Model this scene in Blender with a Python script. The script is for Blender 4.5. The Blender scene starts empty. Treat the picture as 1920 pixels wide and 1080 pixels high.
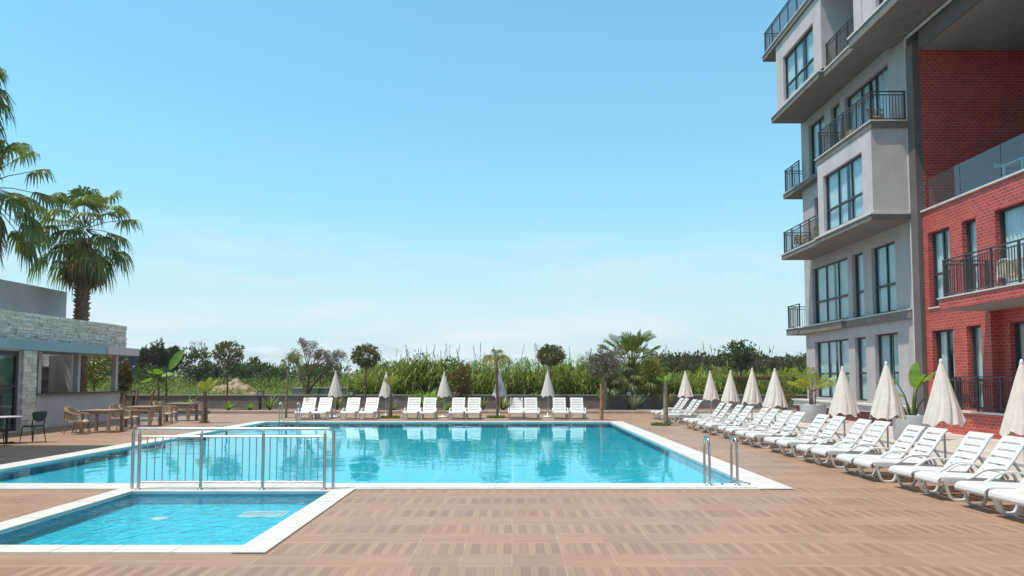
import bpy, bmesh, math, random
from mathutils import Vector, Matrix, noise as mnoise
R = math.radians
PI = math.pi
rng = random.Random(7)
S = bpy.context.scene
COL = S.collection

# ------------------------------------------------------------------ camera
cd = bpy.data.cameras.new('camera')
cam = bpy.data.objects.new('camera', cd)
COL.objects.link(cam)
cam.location = (0, 0, 1.8)
cam.rotation_euler = (R(90) + math.atan(.06), 0, 0)
cd.sensor_width = 36
cd.lens = 1350 / 1920 * 36
cd.shift_y = 88 / 1920
cd.clip_start = .1
cd.clip_end = 30000
S.camera = cam

# ------------------------------------------------------------------ sky, sun, exposure
SUN = Vector((-1.5, -.62, 4.3)).normalized()
W = bpy.data.worlds.new('World')
S.world = W
W.use_nodes = True
nt = W.node_tree
nt.nodes.clear()
def wn(t, **k):
    n = nt.nodes.new(t)
    for a, b in k.items(): setattr(n, a, b)
    return n
sky = wn('ShaderNodeTexSky', sky_type='NISHITA', sun_disc=False)
sky.sun_elevation = math.asin(SUN.z)
sky.sun_rotation = math.atan2(SUN.x, SUN.y)
sky.air_density = 1.0
sky.dust_density = 1.2
sky.ozone_density = 1.3
tint = wn('ShaderNodeMix', data_type='RGBA', blend_type='MULTIPLY')
tint.inputs[0].default_value = 1
tint.inputs[7].default_value = (.42, 1.36, 1.42, 1)
nt.links.new(sky.outputs[0], tint.inputs[6])
tc = wn('ShaderNodeTexCoord')
mp = wn('ShaderNodeMapping')
mp.inputs['Scale'].default_value = (1.9, 1.9, 12.0)
mp.inputs['Location'].default_value = (.35, .2, .4)
nt.links.new(tc.outputs['Generated'], mp.inputs[0])
cl = wn('ShaderNodeTexNoise')
cl.inputs['Scale'].default_value = 1.9
cl.inputs['Detail'].default_value = 7
cl.inputs['Roughness'].default_value = .55
cl.inputs['Distortion'].default_value = .5
nt.links.new(mp.outputs[0], cl.inputs['Vector'])
cr = wn('ShaderNodeMapRange')
cr.inputs[1].default_value = .45
cr.inputs[2].default_value = .68
nt.links.new(cl.outputs[0], cr.inputs[0])
sx = wn('ShaderNodeSeparateXYZ')
nt.links.new(tc.outputs['Generated'], sx.inputs[0])
band = wn('ShaderNodeMapRange')
band.inputs[1].default_value = .21
band.inputs[2].default_value = .04
nt.links.new(sx.outputs[2], band.inputs[0])
ml = wn('ShaderNodeMath', operation='MULTIPLY')
nt.links.new(cr.outputs[0], ml.inputs[0])
nt.links.new(band.outputs[0], ml.inputs[1])
ml2 = wn('ShaderNodeMath', operation='MULTIPLY')
ml2.inputs[1].default_value = .95
nt.links.new(ml.outputs[0], ml2.inputs[0])
cm = wn('ShaderNodeMix', data_type='RGBA')
cm.inputs[7].default_value = (7.2, 6.1, 6.4, 1)
nt.links.new(ml2.outputs[0], cm.inputs[0])
hw = wn('ShaderNodeMapRange', interpolation_type='SMOOTHSTEP')
hw.inputs[1].default_value = .27
hw.inputs[2].default_value = -.04
hw.inputs[4].default_value = .88
nt.links.new(sx.outputs[2], hw.inputs[0])
hm_ = wn('ShaderNodeMix', data_type='RGBA')
hm_.inputs[7].default_value = (4.0, 4.5, 4.95, 1)
nt.links.new(hw.outputs[0], hm_.inputs[0])
nt.links.new(tint.outputs[2], hm_.inputs[6])
warm_fill = wn('ShaderNodeMapRange', interpolation_type='SMOOTHSTEP')  # warm white added to the sky above the frame to warm the ambient light
warm_fill.inputs[1].default_value = .50
warm_fill.inputs[2].default_value = .80
warm_fill.inputs[4].default_value = .85
nt.links.new(sx.outputs[2], warm_fill.inputs[0])
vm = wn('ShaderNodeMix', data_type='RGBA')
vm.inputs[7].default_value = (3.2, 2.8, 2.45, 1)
nt.links.new(warm_fill.outputs[0], vm.inputs[0])
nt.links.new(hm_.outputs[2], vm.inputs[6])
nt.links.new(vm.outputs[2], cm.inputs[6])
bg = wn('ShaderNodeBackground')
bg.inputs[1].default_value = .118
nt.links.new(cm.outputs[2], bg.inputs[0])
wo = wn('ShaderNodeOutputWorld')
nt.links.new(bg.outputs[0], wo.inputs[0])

sl = bpy.data.lights.new('sun', 'SUN')
sl.energy = 3.9
sl.angle = R(.5)
sl.color = (1, .955, .88)
so = bpy.data.objects.new('sun', sl)
COL.objects.link(so)
so.location = (-20, -10, 60)
so.rotation_euler = (-SUN).to_track_quat('-Z', 'Y').to_euler()

S.view_settings.view_transform = 'Standard'
S.view_settings.look = 'None'
S.view_settings.exposure = 0.5
S.view_settings.gamma = 1
S.render.engine = 'CYCLES'
S.cycles.use_denoising = True
S.cycles.max_bounces = 8
S.cycles.volume_bounces = 1
S.cycles.transparent_max_bounces = 16
S.cycles.caustics_reflective = False
S.cycles.caustics_refractive = False
S.cycles.sample_clamp_indirect = 6

# ------------------------------------------------------------------ materials
def new_mat(name):
    m = bpy.data.materials.new(name)
    m.use_nodes = True
    t = m.node_tree
    return m, t, t.nodes['Principled BSDF']
def nd(t, typ, **k):
    n = t.nodes.new(typ)
    for a, b in k.items(): setattr(n, a, b)
    return n
def c4(c): return (c[0], c[1], c[2], 1)
def geo_pos(t): return nd(t, 'ShaderNodeNewGeometry').outputs['Position']
def mixc(t, fac, a, b, blend='MIX'):
    m = nd(t, 'ShaderNodeMix', data_type='RGBA', blend_type=blend)
    for i, v in ((0, fac), (6, a), (7, b)):
        if hasattr(v, 'is_linked') or hasattr(v, 'links'): t.links.new(v, m.inputs[i])
        else: m.inputs[i].default_value = v if i == 0 else c4(v)
    return m.outputs[2]
def mth(t, op, a, b=None, c=None):
    m = nd(t, 'ShaderNodeMath', operation=op)
    for i, v in enumerate((a, b, c)):
        if v is None: continue
        if hasattr(v, 'links'): t.links.new(v, m.inputs[i])
        else: m.inputs[i].default_value = v
    return m.outputs[0]
def noise_fac(t, scale, detail=4, vec=None, rough=.55, lo=.35, hi=.65):
    n = nd(t, 'ShaderNodeTexNoise')
    n.inputs['Scale'].default_value = scale
    n.inputs['Detail'].default_value = detail
    n.inputs['Roughness'].default_value = rough
    t.links.new(vec if vec is not None else geo_pos(t), n.inputs['Vector'])
    r = nd(t, 'ShaderNodeMapRange')
    r.inputs[1].default_value = lo
    r.inputs[2].default_value = hi
    t.links.new(n.outputs[0], r.inputs[0])
    return r.outputs[0]
def M(name, col, rough=.6, var=.15, scale=3, bump=0, bscale=40, metal=0, spec=.4, island=0, col2=None, streak=0):
    m, t, b = new_mat(name)
    f = noise_fac(t, scale)
    c = mixc(t, f, [x * (1 - var) for x in col], [min(1, x * (1 + var)) for x in col])
    if streak:
        mpn = nd(t, 'ShaderNodeMapping')
        t.links.new(geo_pos(t), mpn.inputs[0])
        mpn.inputs['Scale'].default_value = (2.6, 2.6, .22)
        c = mixc(t, mth(t, 'MULTIPLY', noise_fac(t, 1, 6, mpn.outputs[0], .6, .5, .75), streak), c, [x * .55 for x in col])
    if island:
        g = nd(t, 'ShaderNodeNewGeometry').outputs['Random Per Island']
        c = mixc(t, mth(t, 'MULTIPLY', g, island), c, col2 or [x * .5 for x in col])
    t.links.new(c, b.inputs['Base Color'])
    b.inputs['Roughness'].default_value = rough
    b.inputs['Metallic'].default_value = metal
    b.inputs['Specular IOR Level'].default_value = spec
    if bump:
        n = nd(t, 'ShaderNodeTexNoise')
        n.inputs['Scale'].default_value = bscale
        n.inputs['Detail'].default_value = 5
        t.links.new(geo_pos(t), n.inputs['Vector'])
        bp = nd(t, 'ShaderNodeBump')
        bp.inputs['Strength'].default_value = bump
        bp.inputs['Distance'].default_value = .02
        t.links.new(n.outputs[0], bp.inputs['Height'])
        t.links.new(bp.outputs[0], b.inputs['Normal'])
    return m
def schlick(t, f0, normal=None):
    g = nd(t, 'ShaderNodeNewGeometry')
    d = nd(t, 'ShaderNodeVectorMath', operation='DOT_PRODUCT')
    t.links.new(g.outputs['Incoming'], d.inputs[0])
    t.links.new(normal if normal is not None else g.outputs['Normal'], d.inputs[1])
    k = mth(t, 'POWER', mth(t, 'SUBTRACT', 1.0, mth(t, 'ABSOLUTE', d.outputs['Value'])), 5.0)
    return mth(t, 'ADD', f0, mth(t, 'MULTIPLY', k, 1 - f0))
def leaf_mat(name, c1, c2, trans=.35, gloss=.04):
    m, t, b = new_mat(name)
    g = nd(t, 'ShaderNodeNewGeometry').outputs['Random Per Island']
    f = noise_fac(t, .7, 3)
    fac = mth(t, 'ADD', mth(t, 'MULTIPLY', g, .65), mth(t, 'MULTIPLY', f, .35))
    c = mixc(t, fac, c1, c2)
    d = nd(t, 'ShaderNodeBsdfDiffuse')
    tr = nd(t, 'ShaderNodeBsdfTranslucent')
    gl = nd(t, 'ShaderNodeBsdfGlossy')
    gl.inputs['Roughness'].default_value = .5
    t.links.new(c, d.inputs[0])
    c2_ = mixc(t, .5, c, [min(1, c2[0] * 1.5), min(1, c2[1] * 1.4), c2[2] * .5])
    t.links.new(c2_, tr.inputs[0])
    m1 = nd(t, 'ShaderNodeMixShader')
    m1.inputs[0].default_value = trans
    t.links.new(d.outputs[0], m1.inputs[1])
    t.links.new(tr.outputs[0], m1.inputs[2])
    m2 = nd(t, 'ShaderNodeMixShader')
    m2.inputs[0].default_value = gloss
    t.links.new(m1.outputs[0], m2.inputs[1])
    t.links.new(gl.outputs[0], m2.inputs[2])
    t.links.new(m2.outputs[0], t.nodes['Material Output'].inputs[0])
    return m
def glass_mat(name, tintc, ior=1.5, rough=0, extra=.0):
    m, t, b = new_mat(name)
    fac = schlick(t, ((ior-1)/(ior+1))**2*1.8 + extra)
    tr = nd(t, 'ShaderNodeBsdfTransparent')
    tr.inputs[0].default_value = c4(tintc)
    gl = nd(t, 'ShaderNodeBsdfGlossy')
    gl.inputs['Roughness'].default_value = rough
    gl.inputs[0].default_value = (.9, .97, 1, 1)
    mx = nd(t, 'ShaderNodeMixShader')
    t.links.new(fac, mx.inputs[0])
    t.links.new(tr.outputs[0], mx.inputs[1])
    t.links.new(gl.outputs[0], mx.inputs[2])
    t.links.new(mx.outputs[0], t.nodes['Material Output'].inputs[0])
    return m
def water_mat(name, tintc, scale, strength, dist):
    m, t, b = new_mat(name)
    mpn = nd(t, 'ShaderNodeMapping')
    t.links.new(geo_pos(t), mpn.inputs[0])
    mpn.inputs['Scale'].default_value = (1, .8, 1)
    n1 = nd(t, 'ShaderNodeTexNoise')
    n1.inputs['Scale'].default_value = scale
    n1.inputs['Detail'].default_value = 3
    n1.inputs['Distortion'].default_value = .6
    t.links.new(mpn.outputs[0], n1.inputs['Vector'])
    bp = nd(t, 'ShaderNodeBump')
    bp.inputs['Strength'].default_value = strength
    bp.inputs['Distance'].default_value = dist
    t.links.new(n1.outputs[0], bp.inputs['Height'])
    fr = schlick(t, .02, bp.outputs[0])
    tr = nd(t, 'ShaderNodeBsdfTransparent')
    tr.inputs[0].default_value = c4(tintc)
    gl = nd(t, 'ShaderNodeBsdfGlossy')
    gl.inputs['Roughness'].default_value = .015
    gl.inputs[0].default_value = (.62, .86, .93, 1)
    t.links.new(bp.outputs[0], gl.inputs['Normal'])
    mx = nd(t, 'ShaderNodeMixShader')
    t.links.new(fr, mx.inputs[0])
    t.links.new(tr.outputs[0], mx.inputs[1])
    t.links.new(gl.outputs[0], mx.inputs[2])
    t.links.new(mx.outputs[0], t.nodes['Material Output'].inputs[0])
    return m

def deck_mat():
    m, t, b = new_mat('wood_plank_tiles')
    p = geo_pos(t)
    s = nd(t, 'ShaderNodeSeparateXYZ')
    t.links.new(p, s.inputs[0])
    x, y = s.outputs[0], s.outputs[1]
    TX, TY = .508, .497
    ux = mth(t, 'DIVIDE', mth(t, 'ADD', x, 50.8), TX)
    uy = mth(t, 'DIVIDE', mth(t, 'ADD', y, 49.7 - .54 + .0), TY)
    cx, cy = mth(t, 'FLOOR', ux), mth(t, 'FLOOR', uy)
    fx, fy = mth(t, 'FRACT', ux), mth(t, 'FRACT', uy)
    par = mth(t, 'MODULO', cy, 2.0)            # 0 planks along y, 1 planks along x
    alt = mth(t, 'LESS_THAN', par, .5)
    NP = 6.0
    pa = mth(t, 'MULTIPLY', fx, NP)
    pb = mth(t, 'MULTIPLY', fy, NP)
    pu = nd(t, 'ShaderNodeMix', data_type='FLOAT')
    t.links.new(alt, pu.inputs[0]); t.links.new(pb, pu.inputs[2]); t.links.new(pa, pu.inputs[3])
    pl = pu.outputs[0]
    pi_ = mth(t, 'FLOOR', pl)
    pf = mth(t, 'FRACT', pl)
    cmb = nd(t, 'ShaderNodeCombineXYZ')
    t.links.new(cx, cmb.inputs[0]); t.links.new(cy, cmb.inputs[1]); t.links.new(pi_, cmb.inputs[2])
    wnz = nd(t, 'ShaderNodeTexWhiteNoise', noise_dimensions='3D')
    t.links.new(cmb.outputs[0], wnz.inputs['Vector'])
    odd = mth(t, 'MODULO', pi_, 2.0)
    # stretched grain, along y on one tile and along x on the next
    def grain(sx_, sy_):
        mpn = nd(t, 'ShaderNodeMapping')
        t.links.new(p, mpn.inputs[0])
        mpn.inputs['Scale'].default_value = (sx_, sy_, 1)
        return noise_fac(t, 1, 5, mpn.outputs[0], .6, .3, .7)
    gm = nd(t, 'ShaderNodeMix', data_type='FLOAT')
    t.links.new(alt, gm.inputs[0]); t.links.new(grain(3, 60), gm.inputs[2]); t.links.new(grain(60, 3), gm.inputs[3])
    # fade of the plank contrast by wear
    wear = noise_fac(t, .35, 3, None, .5, .3, .7)
    k = mth(t, 'ADD', mth(t, 'MULTIPLY', odd, mth(t, 'ADD', mth(t, 'MULTIPLY', alt, .36), .12)),
            mth(t, 'MULTIPLY', wnz.outputs[0], .38))
    k = mth(t, 'MULTIPLY', k, mth(t, 'ADD', mth(t, 'MULTIPLY', wear, .5), .6))
    k = mth(t, 'ADD', k, mth(t, 'MULTIPLY', gm.outputs[0], .22))
    tn = nd(t, 'ShaderNodeTexWhiteNoise', noise_dimensions='2D')
    cb2 = nd(t, 'ShaderNodeCombineXYZ')
    t.links.new(cx, cb2.inputs[0]); t.links.new(cy, cb2.inputs[1])
    t.links.new(cb2.outputs[0], tn.inputs['Vector'])
    k = mth(t, 'ADD', k, mth(t, 'MULTIPLY', mth(t, 'SUBTRACT', tn.outputs[0], .5), .28))
    base = mixc(t, k, (.375, .236, .155), (.235, .137, .088))
    stain = noise_fac(t, .22, 6, None, .65, .52, .72)
    base = mixc(t, mth(t, 'MULTIPLY', stain, .28), base, (.17, .105, .075))
    wash = noise_fac(t, .8, 4, None, .6, .35, .75)
    base = mixc(t, mth(t, 'MULTIPLY', wash, .22), base, (.38, .26, .19))
    # plank grooves and pale tile joints
    gro = mth(t, 'LESS_THAN', mth(t, 'MINIMUM', pf, mth(t, 'SUBTRACT', 1.0, pf)), .035)
    base = mixc(t, mth(t, 'MULTIPLY', gro, mth(t, 'ADD', mth(t, 'MULTIPLY', alt, .35), .25)), base, (.14, .085, .06))
    jx = mth(t, 'LESS_THAN', mth(t, 'MINIMUM', fx, mth(t, 'SUBTRACT', 1.0, fx)), .008)
    jy = mth(t, 'LESS_THAN', mth(t, 'MINIMUM', fy, mth(t, 'SUBTRACT', 1.0, fy)), .008)
    jn = noise_fac(t, 1.7, 2, None, .5, .4, .65)
    jj = mth(t, 'MULTIPLY', mth(t, 'MAXIMUM', jx, jy), mth(t, 'MULTIPLY', jn, .8))
    base = mixc(t, jj, base, (.5, .39, .31))
    t.links.new(base, b.inputs['Base Color'])
    rr = nd(t, 'ShaderNodeMapRange')
    rr.inputs[3].default_value = .42
    rr.inputs[4].default_value = .62
    t.links.new(wash, rr.inputs[0])
    t.links.new(rr.outputs[0], b.inputs['Roughness'])
    b.inputs['Specular IOR Level'].default_value = .45
    bp = nd(t, 'ShaderNodeBump')
    bp.inputs['Strength'].default_value = .25
    bp.inputs['Distance'].default_value = .004
    t.links.new(mth(t, 'SUBTRACT', gm.outputs[0], mth(t, 'MULTIPLY', gro, 2.0)), bp.inputs['Height'])
    t.links.new(bp.outputs[0], b.inputs['Normal'])
    return m
def brick_mat(name, c1, c2, mortar, bw=.205, rh=.1, ms=.006):
    m, t, b = new_mat(name)
    s = nd(t, 'ShaderNodeSeparateXYZ')
    t.links.new(geo_pos(t), s.inputs[0])
    cb = nd(t, 'ShaderNodeCombineXYZ')
    t.links.new(mth(t, 'ADD', s.outputs[0], s.outputs[1]), cb.inputs[0])
    t.links.new(s.outputs[2], cb.inputs[1])
    br = nd(t, 'ShaderNodeTexBrick')
    br.inputs['Color1'].default_value = c4(c1)
    br.inputs['Color2'].default_value = c4(c2)
    br.inputs['Mortar'].default_value = c4(mortar)
    br.inputs['Scale'].default_value = 1
    br.inputs['Mortar Size'].default_value = ms
    br.inputs['Mortar Smooth'].default_value = .1
    br.inputs['Brick Width'].default_value = bw
    br.inputs['Row Height'].default_value = rh
    t.links.new(cb.outputs[0], br.inputs['Vector'])
    c = mixc(t, mth(t, 'MULTIPLY', noise_fac(t, 1.3, 5), .35), br.outputs[0], [x * .6 for x in c1])
    t.links.new(c, b.inputs['Base Color'])
    b.inputs['Roughness'].default_value = .55
    bp = nd(t, 'ShaderNodeBump', invert=True)
    bp.inputs['Strength'].default_value = .5
    bp.inputs['Distance'].default_value = .01
    t.links.new(br.outputs['Fac'], bp.inputs['Height'])
    t.links.new(bp.outputs[0], b.inputs['Normal'])
    return m
def pool_mat(name, c1, grid, ripple_cell=.05, ripple_amt=.1):
    m, t, b = new_mat(name)
    s = nd(t, 'ShaderNodeSeparateXYZ')
    t.links.new(geo_pos(t), s.inputs[0])
    f = []
    for i in (0, 1):
        fr = mth(t, 'FRACT', mth(t, 'DIVIDE', mth(t, 'ADD', s.outputs[i], 40.3), grid))
        f.append(mth(t, 'LESS_THAN', fr, .02))
    ln = mth(t, 'MULTIPLY', mth(t, 'MAXIMUM', f[0], f[1]), .6)
    n = noise_fac(t, 2.2, 4)
    c = mixc(t, n, [x * .93 for x in c1], [x * 1.07 for x in c1])
    cb = nd(t, 'ShaderNodeCombineXYZ')
    for i in (0, 1): t.links.new(mth(t, 'FLOOR', mth(t, 'DIVIDE', s.outputs[i], ripple_cell)), cb.inputs[i])
    wz = nd(t, 'ShaderNodeTexWhiteNoise', noise_dimensions='2D')
    t.links.new(cb.outputs[0], wz.inputs['Vector'])
    c = mixc(t, mth(t, 'MULTIPLY', wz.outputs[0], ripple_amt), c, [x*.35 for x in c1])  # ripple light mottling painted as random darker tile tints
    c = mixc(t, ln, c, (.35, .75, .8))
    t.links.new(c, b.inputs['Base Color'])
    b.inputs['Roughness'].default_value = .5
    return m
def ground_mat():
    m, t, b = new_mat('field_ground')
    c = mixc(t, noise_fac(t, .08, 6), (.035, .06, .014), (.13, .15, .05))
    t.links.new(c, b.inputs['Base Color'])
    b.inputs['Roughness'].default_value = .9
    return m
def paving_mat():
    m, t, b = new_mat('pale_paving')
    s = nd(t, 'ShaderNodeSeparateXYZ')
    t.links.new(geo_pos(t), s.inputs[0])
    f = []
    for i in (0, 1):
        fr = mth(t, 'FRACT', mth(t, 'DIVIDE', mth(t, 'ADD', s.outputs[i], 40.0), .6))
        f.append(mth(t, 'LESS_THAN', fr, .015))
    c = mixc(t, noise_fac(t, 1.1, 5), (.44, .38, .335), (.56, .5, .45))
    c = mixc(t, mth(t, 'MULTIPLY', mth(t, 'MAXIMUM', f[0], f[1]), .5), c, (.25, .21, .18))
    t.links.new(c, b.inputs['Base Color'])
    b.inputs['Roughness'].default_value = .6
    return m

MAT = dict(
    deck=deck_mat(), ground=ground_mat(), paving=paving_mat(),
    coping=M('white_coping_stone', (.60, .58, .545), .5, .06, 2.5, .1, 60),
    grate=M('white_grate', (.7, .68, .65), .5, .05),
    pool=pool_mat('turquoise_pool_ripple_tiles', (.003, .56, .74), 1.55, .1, .12),
    poolshade=M('teal_pool_wall_shade', (.012, .19, .28), .4, .15, 8),  # shade along the pool edges, put into a darker wall colour
    kpool=pool_mat('turquoise_kids_pool_ripple_tiles', (.008, .57, .74), .62, .055, .42),
    water=water_mat('pool_water', (.80, .97, .985), 1.3, .16, .05),
    kwater=water_mat('kids_pool_water', (.82, .97, .985), 7.0, .9, .03),
    steel=M('polished_steel', (.50, .49, .48), .24, .05, 8, metal=1),
    plastic=M('white_plastic', (.61, .60, .585), .38, .04, 4, spec=.5),
    canvas=M('cream_canvas', (.64, .56, .49), .85, .06, 6, .12, 120),
    canvas2=M('off_white_canvas', (.55, .50, .465), .85, .06, 6, .12, 120),
    polew=M('white_painted_pole', (.62, .60, .58), .4, .05),
    plaster=M('grey_plaster', (.43, .38, .38), .8, .07, 1.4, .12, 90, streak=.35),
    plaster2=M('pale_grey_plaster', (.52, .465, .465), .8, .07, 1.4, .12, 90, streak=.3),
    slab=M('taupe_slab_paint', (.19, .16, .145), .75, .1, 1.6, .1, 70, streak=.5),
    soffit=M('soffit_paint', (.25, .22, .20), .85, .05, .8),
    pillar=M('brown_grey_paint', (.135, .112, .108), .7, .1, 1.2),
    lip=M('pale_stone_sill', (.58, .55, .51), .6, .08, 5),
    brick=brick_mat('red_brick', (.54, .070, .052), (.34, .036, .031), (.55, .24, .185), ms=.008),
    boards=M('dark_red_boards', (.20, .045, .04), .5, .3, 2),
    frame=M('dark_blue_grey_aluminium', (.035, .042, .058), .4, .1, 4),
    rail=M('dark_brown_railing', (.055, .048, .047), .45, .1, 4),
    glass=glass_mat('window_glass', (.80, .93, .95), 1.45, 0, .02),
    clear=glass_mat('balustrade_glass', (.55, .72, .80), 1.5, 0, .06),
    curtain=M('white_curtain', (.72, .73, .72), .9, .05, 3),
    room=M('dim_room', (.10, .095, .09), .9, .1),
    stone=M('pale_split_stone', (.82, .79, .71), .85, .13, 6, .7, 25, island=.7, col2=(.48, .46, .40)),
    teal=M('teal_fascia', (.26, .44, .48), .45, .08, 2),
    mauve=M('mauve_grey_render', (.60, .54, .55), .75, .06, 1.5),
    barwall=M('bar_wall_render', (.60, .55, .55), .8, .06, 1.2, .08, 70),
    bluegrey=M('blue_grey_render', (.58, .64, .69), .8, .08, .8),
    counter=M('dark_counter_stone', (.10, .085, .075), .35, .2, 6),
    wicker=M('brown_wicker', (.30, .20, .14), .6, .2, 30, .6, 130),
    wicker2=M('light_wicker', (.44, .35, .27), .6, .15, 30, .6, 130),
    tabletop=M('taupe_table', (.32, .22, .16), .5, .12, 9),
    black=M('black_metal', (.02, .022, .025), .45, .1),
    tealseat=M('dark_teal_vinyl', (.012, .045, .05), .4, .15, 5),
    wallp=M('taupe_wall_render', (.235, .20, .188), .85, .12, .9, .1, 50, streak=.5),
    walltop=M('wall_cap', (.36, .33, .30), .7, .1, 2),
    kerb=M('pale_kerb_stone', (.37, .31, .265), .8, .15, 3, .2, 40),
    soil=M('planter_soil', (.20, .125, .075), .95, .3, 2, .5, 20),
    bark=M('grey_brown_bark', (.165, .115, .085), .9, .35, 9, .8, 30),
    bark2=M('reddish_palm_bark', (.34, .21, .14), .9, .4, 9, .8, 25, island=.6),
    barkl=M('pale_bark', (.26, .205, .155), .9, .3, 9, .8, 30),
    dead=leaf_mat('dry_palm_thatch', (.16, .09, .045), (.34, .22, .12), .2, .02),
    palm=leaf_mat('fan_palm_green', (.05, .095, .02), (.17, .23, .06), .35, .05),
    palm2=leaf_mat('feather_palm_green', (.08, .14, .02), (.20, .28, .05), .4, .06),
    yellow=leaf_mat('yellow_green_frond', (.17, .24, .02), (.42, .44, .05), .4, .05),
    topi=leaf_mat('clipped_crown_leaves', (.05, .08, .018), (.20, .20, .08), .25, .08),
    olive=leaf_mat('olive_leaves', (.09, .10, .06), (.20, .19, .13), .2, .06),
    sparse=leaf_mat('dry_twig_leaves', (.13, .11, .085), (.27, .25, .20), .2, .03),
    reed=leaf_mat('reed_leaves', (.028, .075, .006), (.27, .36, .06), .38, .03),
    plume=leaf_mat('dry_reed_plumes', (.09, .075, .06), (.20, .16, .13), .2, .02),
    scrub=leaf_mat('field_scrub', (.05, .10, .01), (.27, .32, .06), .35, .04),
    bush=leaf_mat('dark_bush_leaves', (.022, .055, .014), (.09, .15, .04), .25, .06),
    dome=leaf_mat('rounded_bush_leaves', (.025, .07, .01), (.14, .24, .04), .3, .04),
    wood=leaf_mat('far_wood_leaves', (.03, .042, .016), (.115, .12, .05), .2, .0),
    lime=leaf_mat('bright_green_leaves', (.07, .19, .01), (.22, .38, .03), .45, .05),
    fire=leaf_mat('red_green_leaves', (.035, .08, .014), (.22, .15, .03), .3, .06),
    gold=leaf_mat('yellow_green_shrub', (.07, .11, .015), (.32, .30, .05), .3, .06),
    greyl=leaf_mat('grey_green_blades', (.12, .16, .09), (.28, .31, .20), .25, .06),
    grass=leaf_mat('lawn_grass', (.05, .12, .012), (.17, .28, .04), .35, .04),
    dirt=M('dug_earth', (.36, .25, .17), .95, .25, 1.2, .7, 3),
    farnavy=M('dark_navy_cladding', (.02, .03, .045), .5, .3, 1),
    util=M('beige_concrete', (.58, .52, .46), .8, .1, 2),
    pot=M('pale_grey_planter', (.47, .47, .47), .5, .06, 2),
    rust=M('rusty_brown_timber', (.16, .07, .04), .7, .3, 4),
    lampg=M('frosted_lamp_glass', (.62, .62, .6), .4, .05),
    mount=M('mountain_slopes', (.42, .46, .49), .9, .3, .002),
    orange=M('orange_timber', (.32, .17, .085), .8, .25, 8),
    hotel=M('pale_render', (.55, .52, .5), .8, .06, .6),
    cream=M('cream_plastic', (.62, .50, .34), .5, .06, 6),
)

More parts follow.
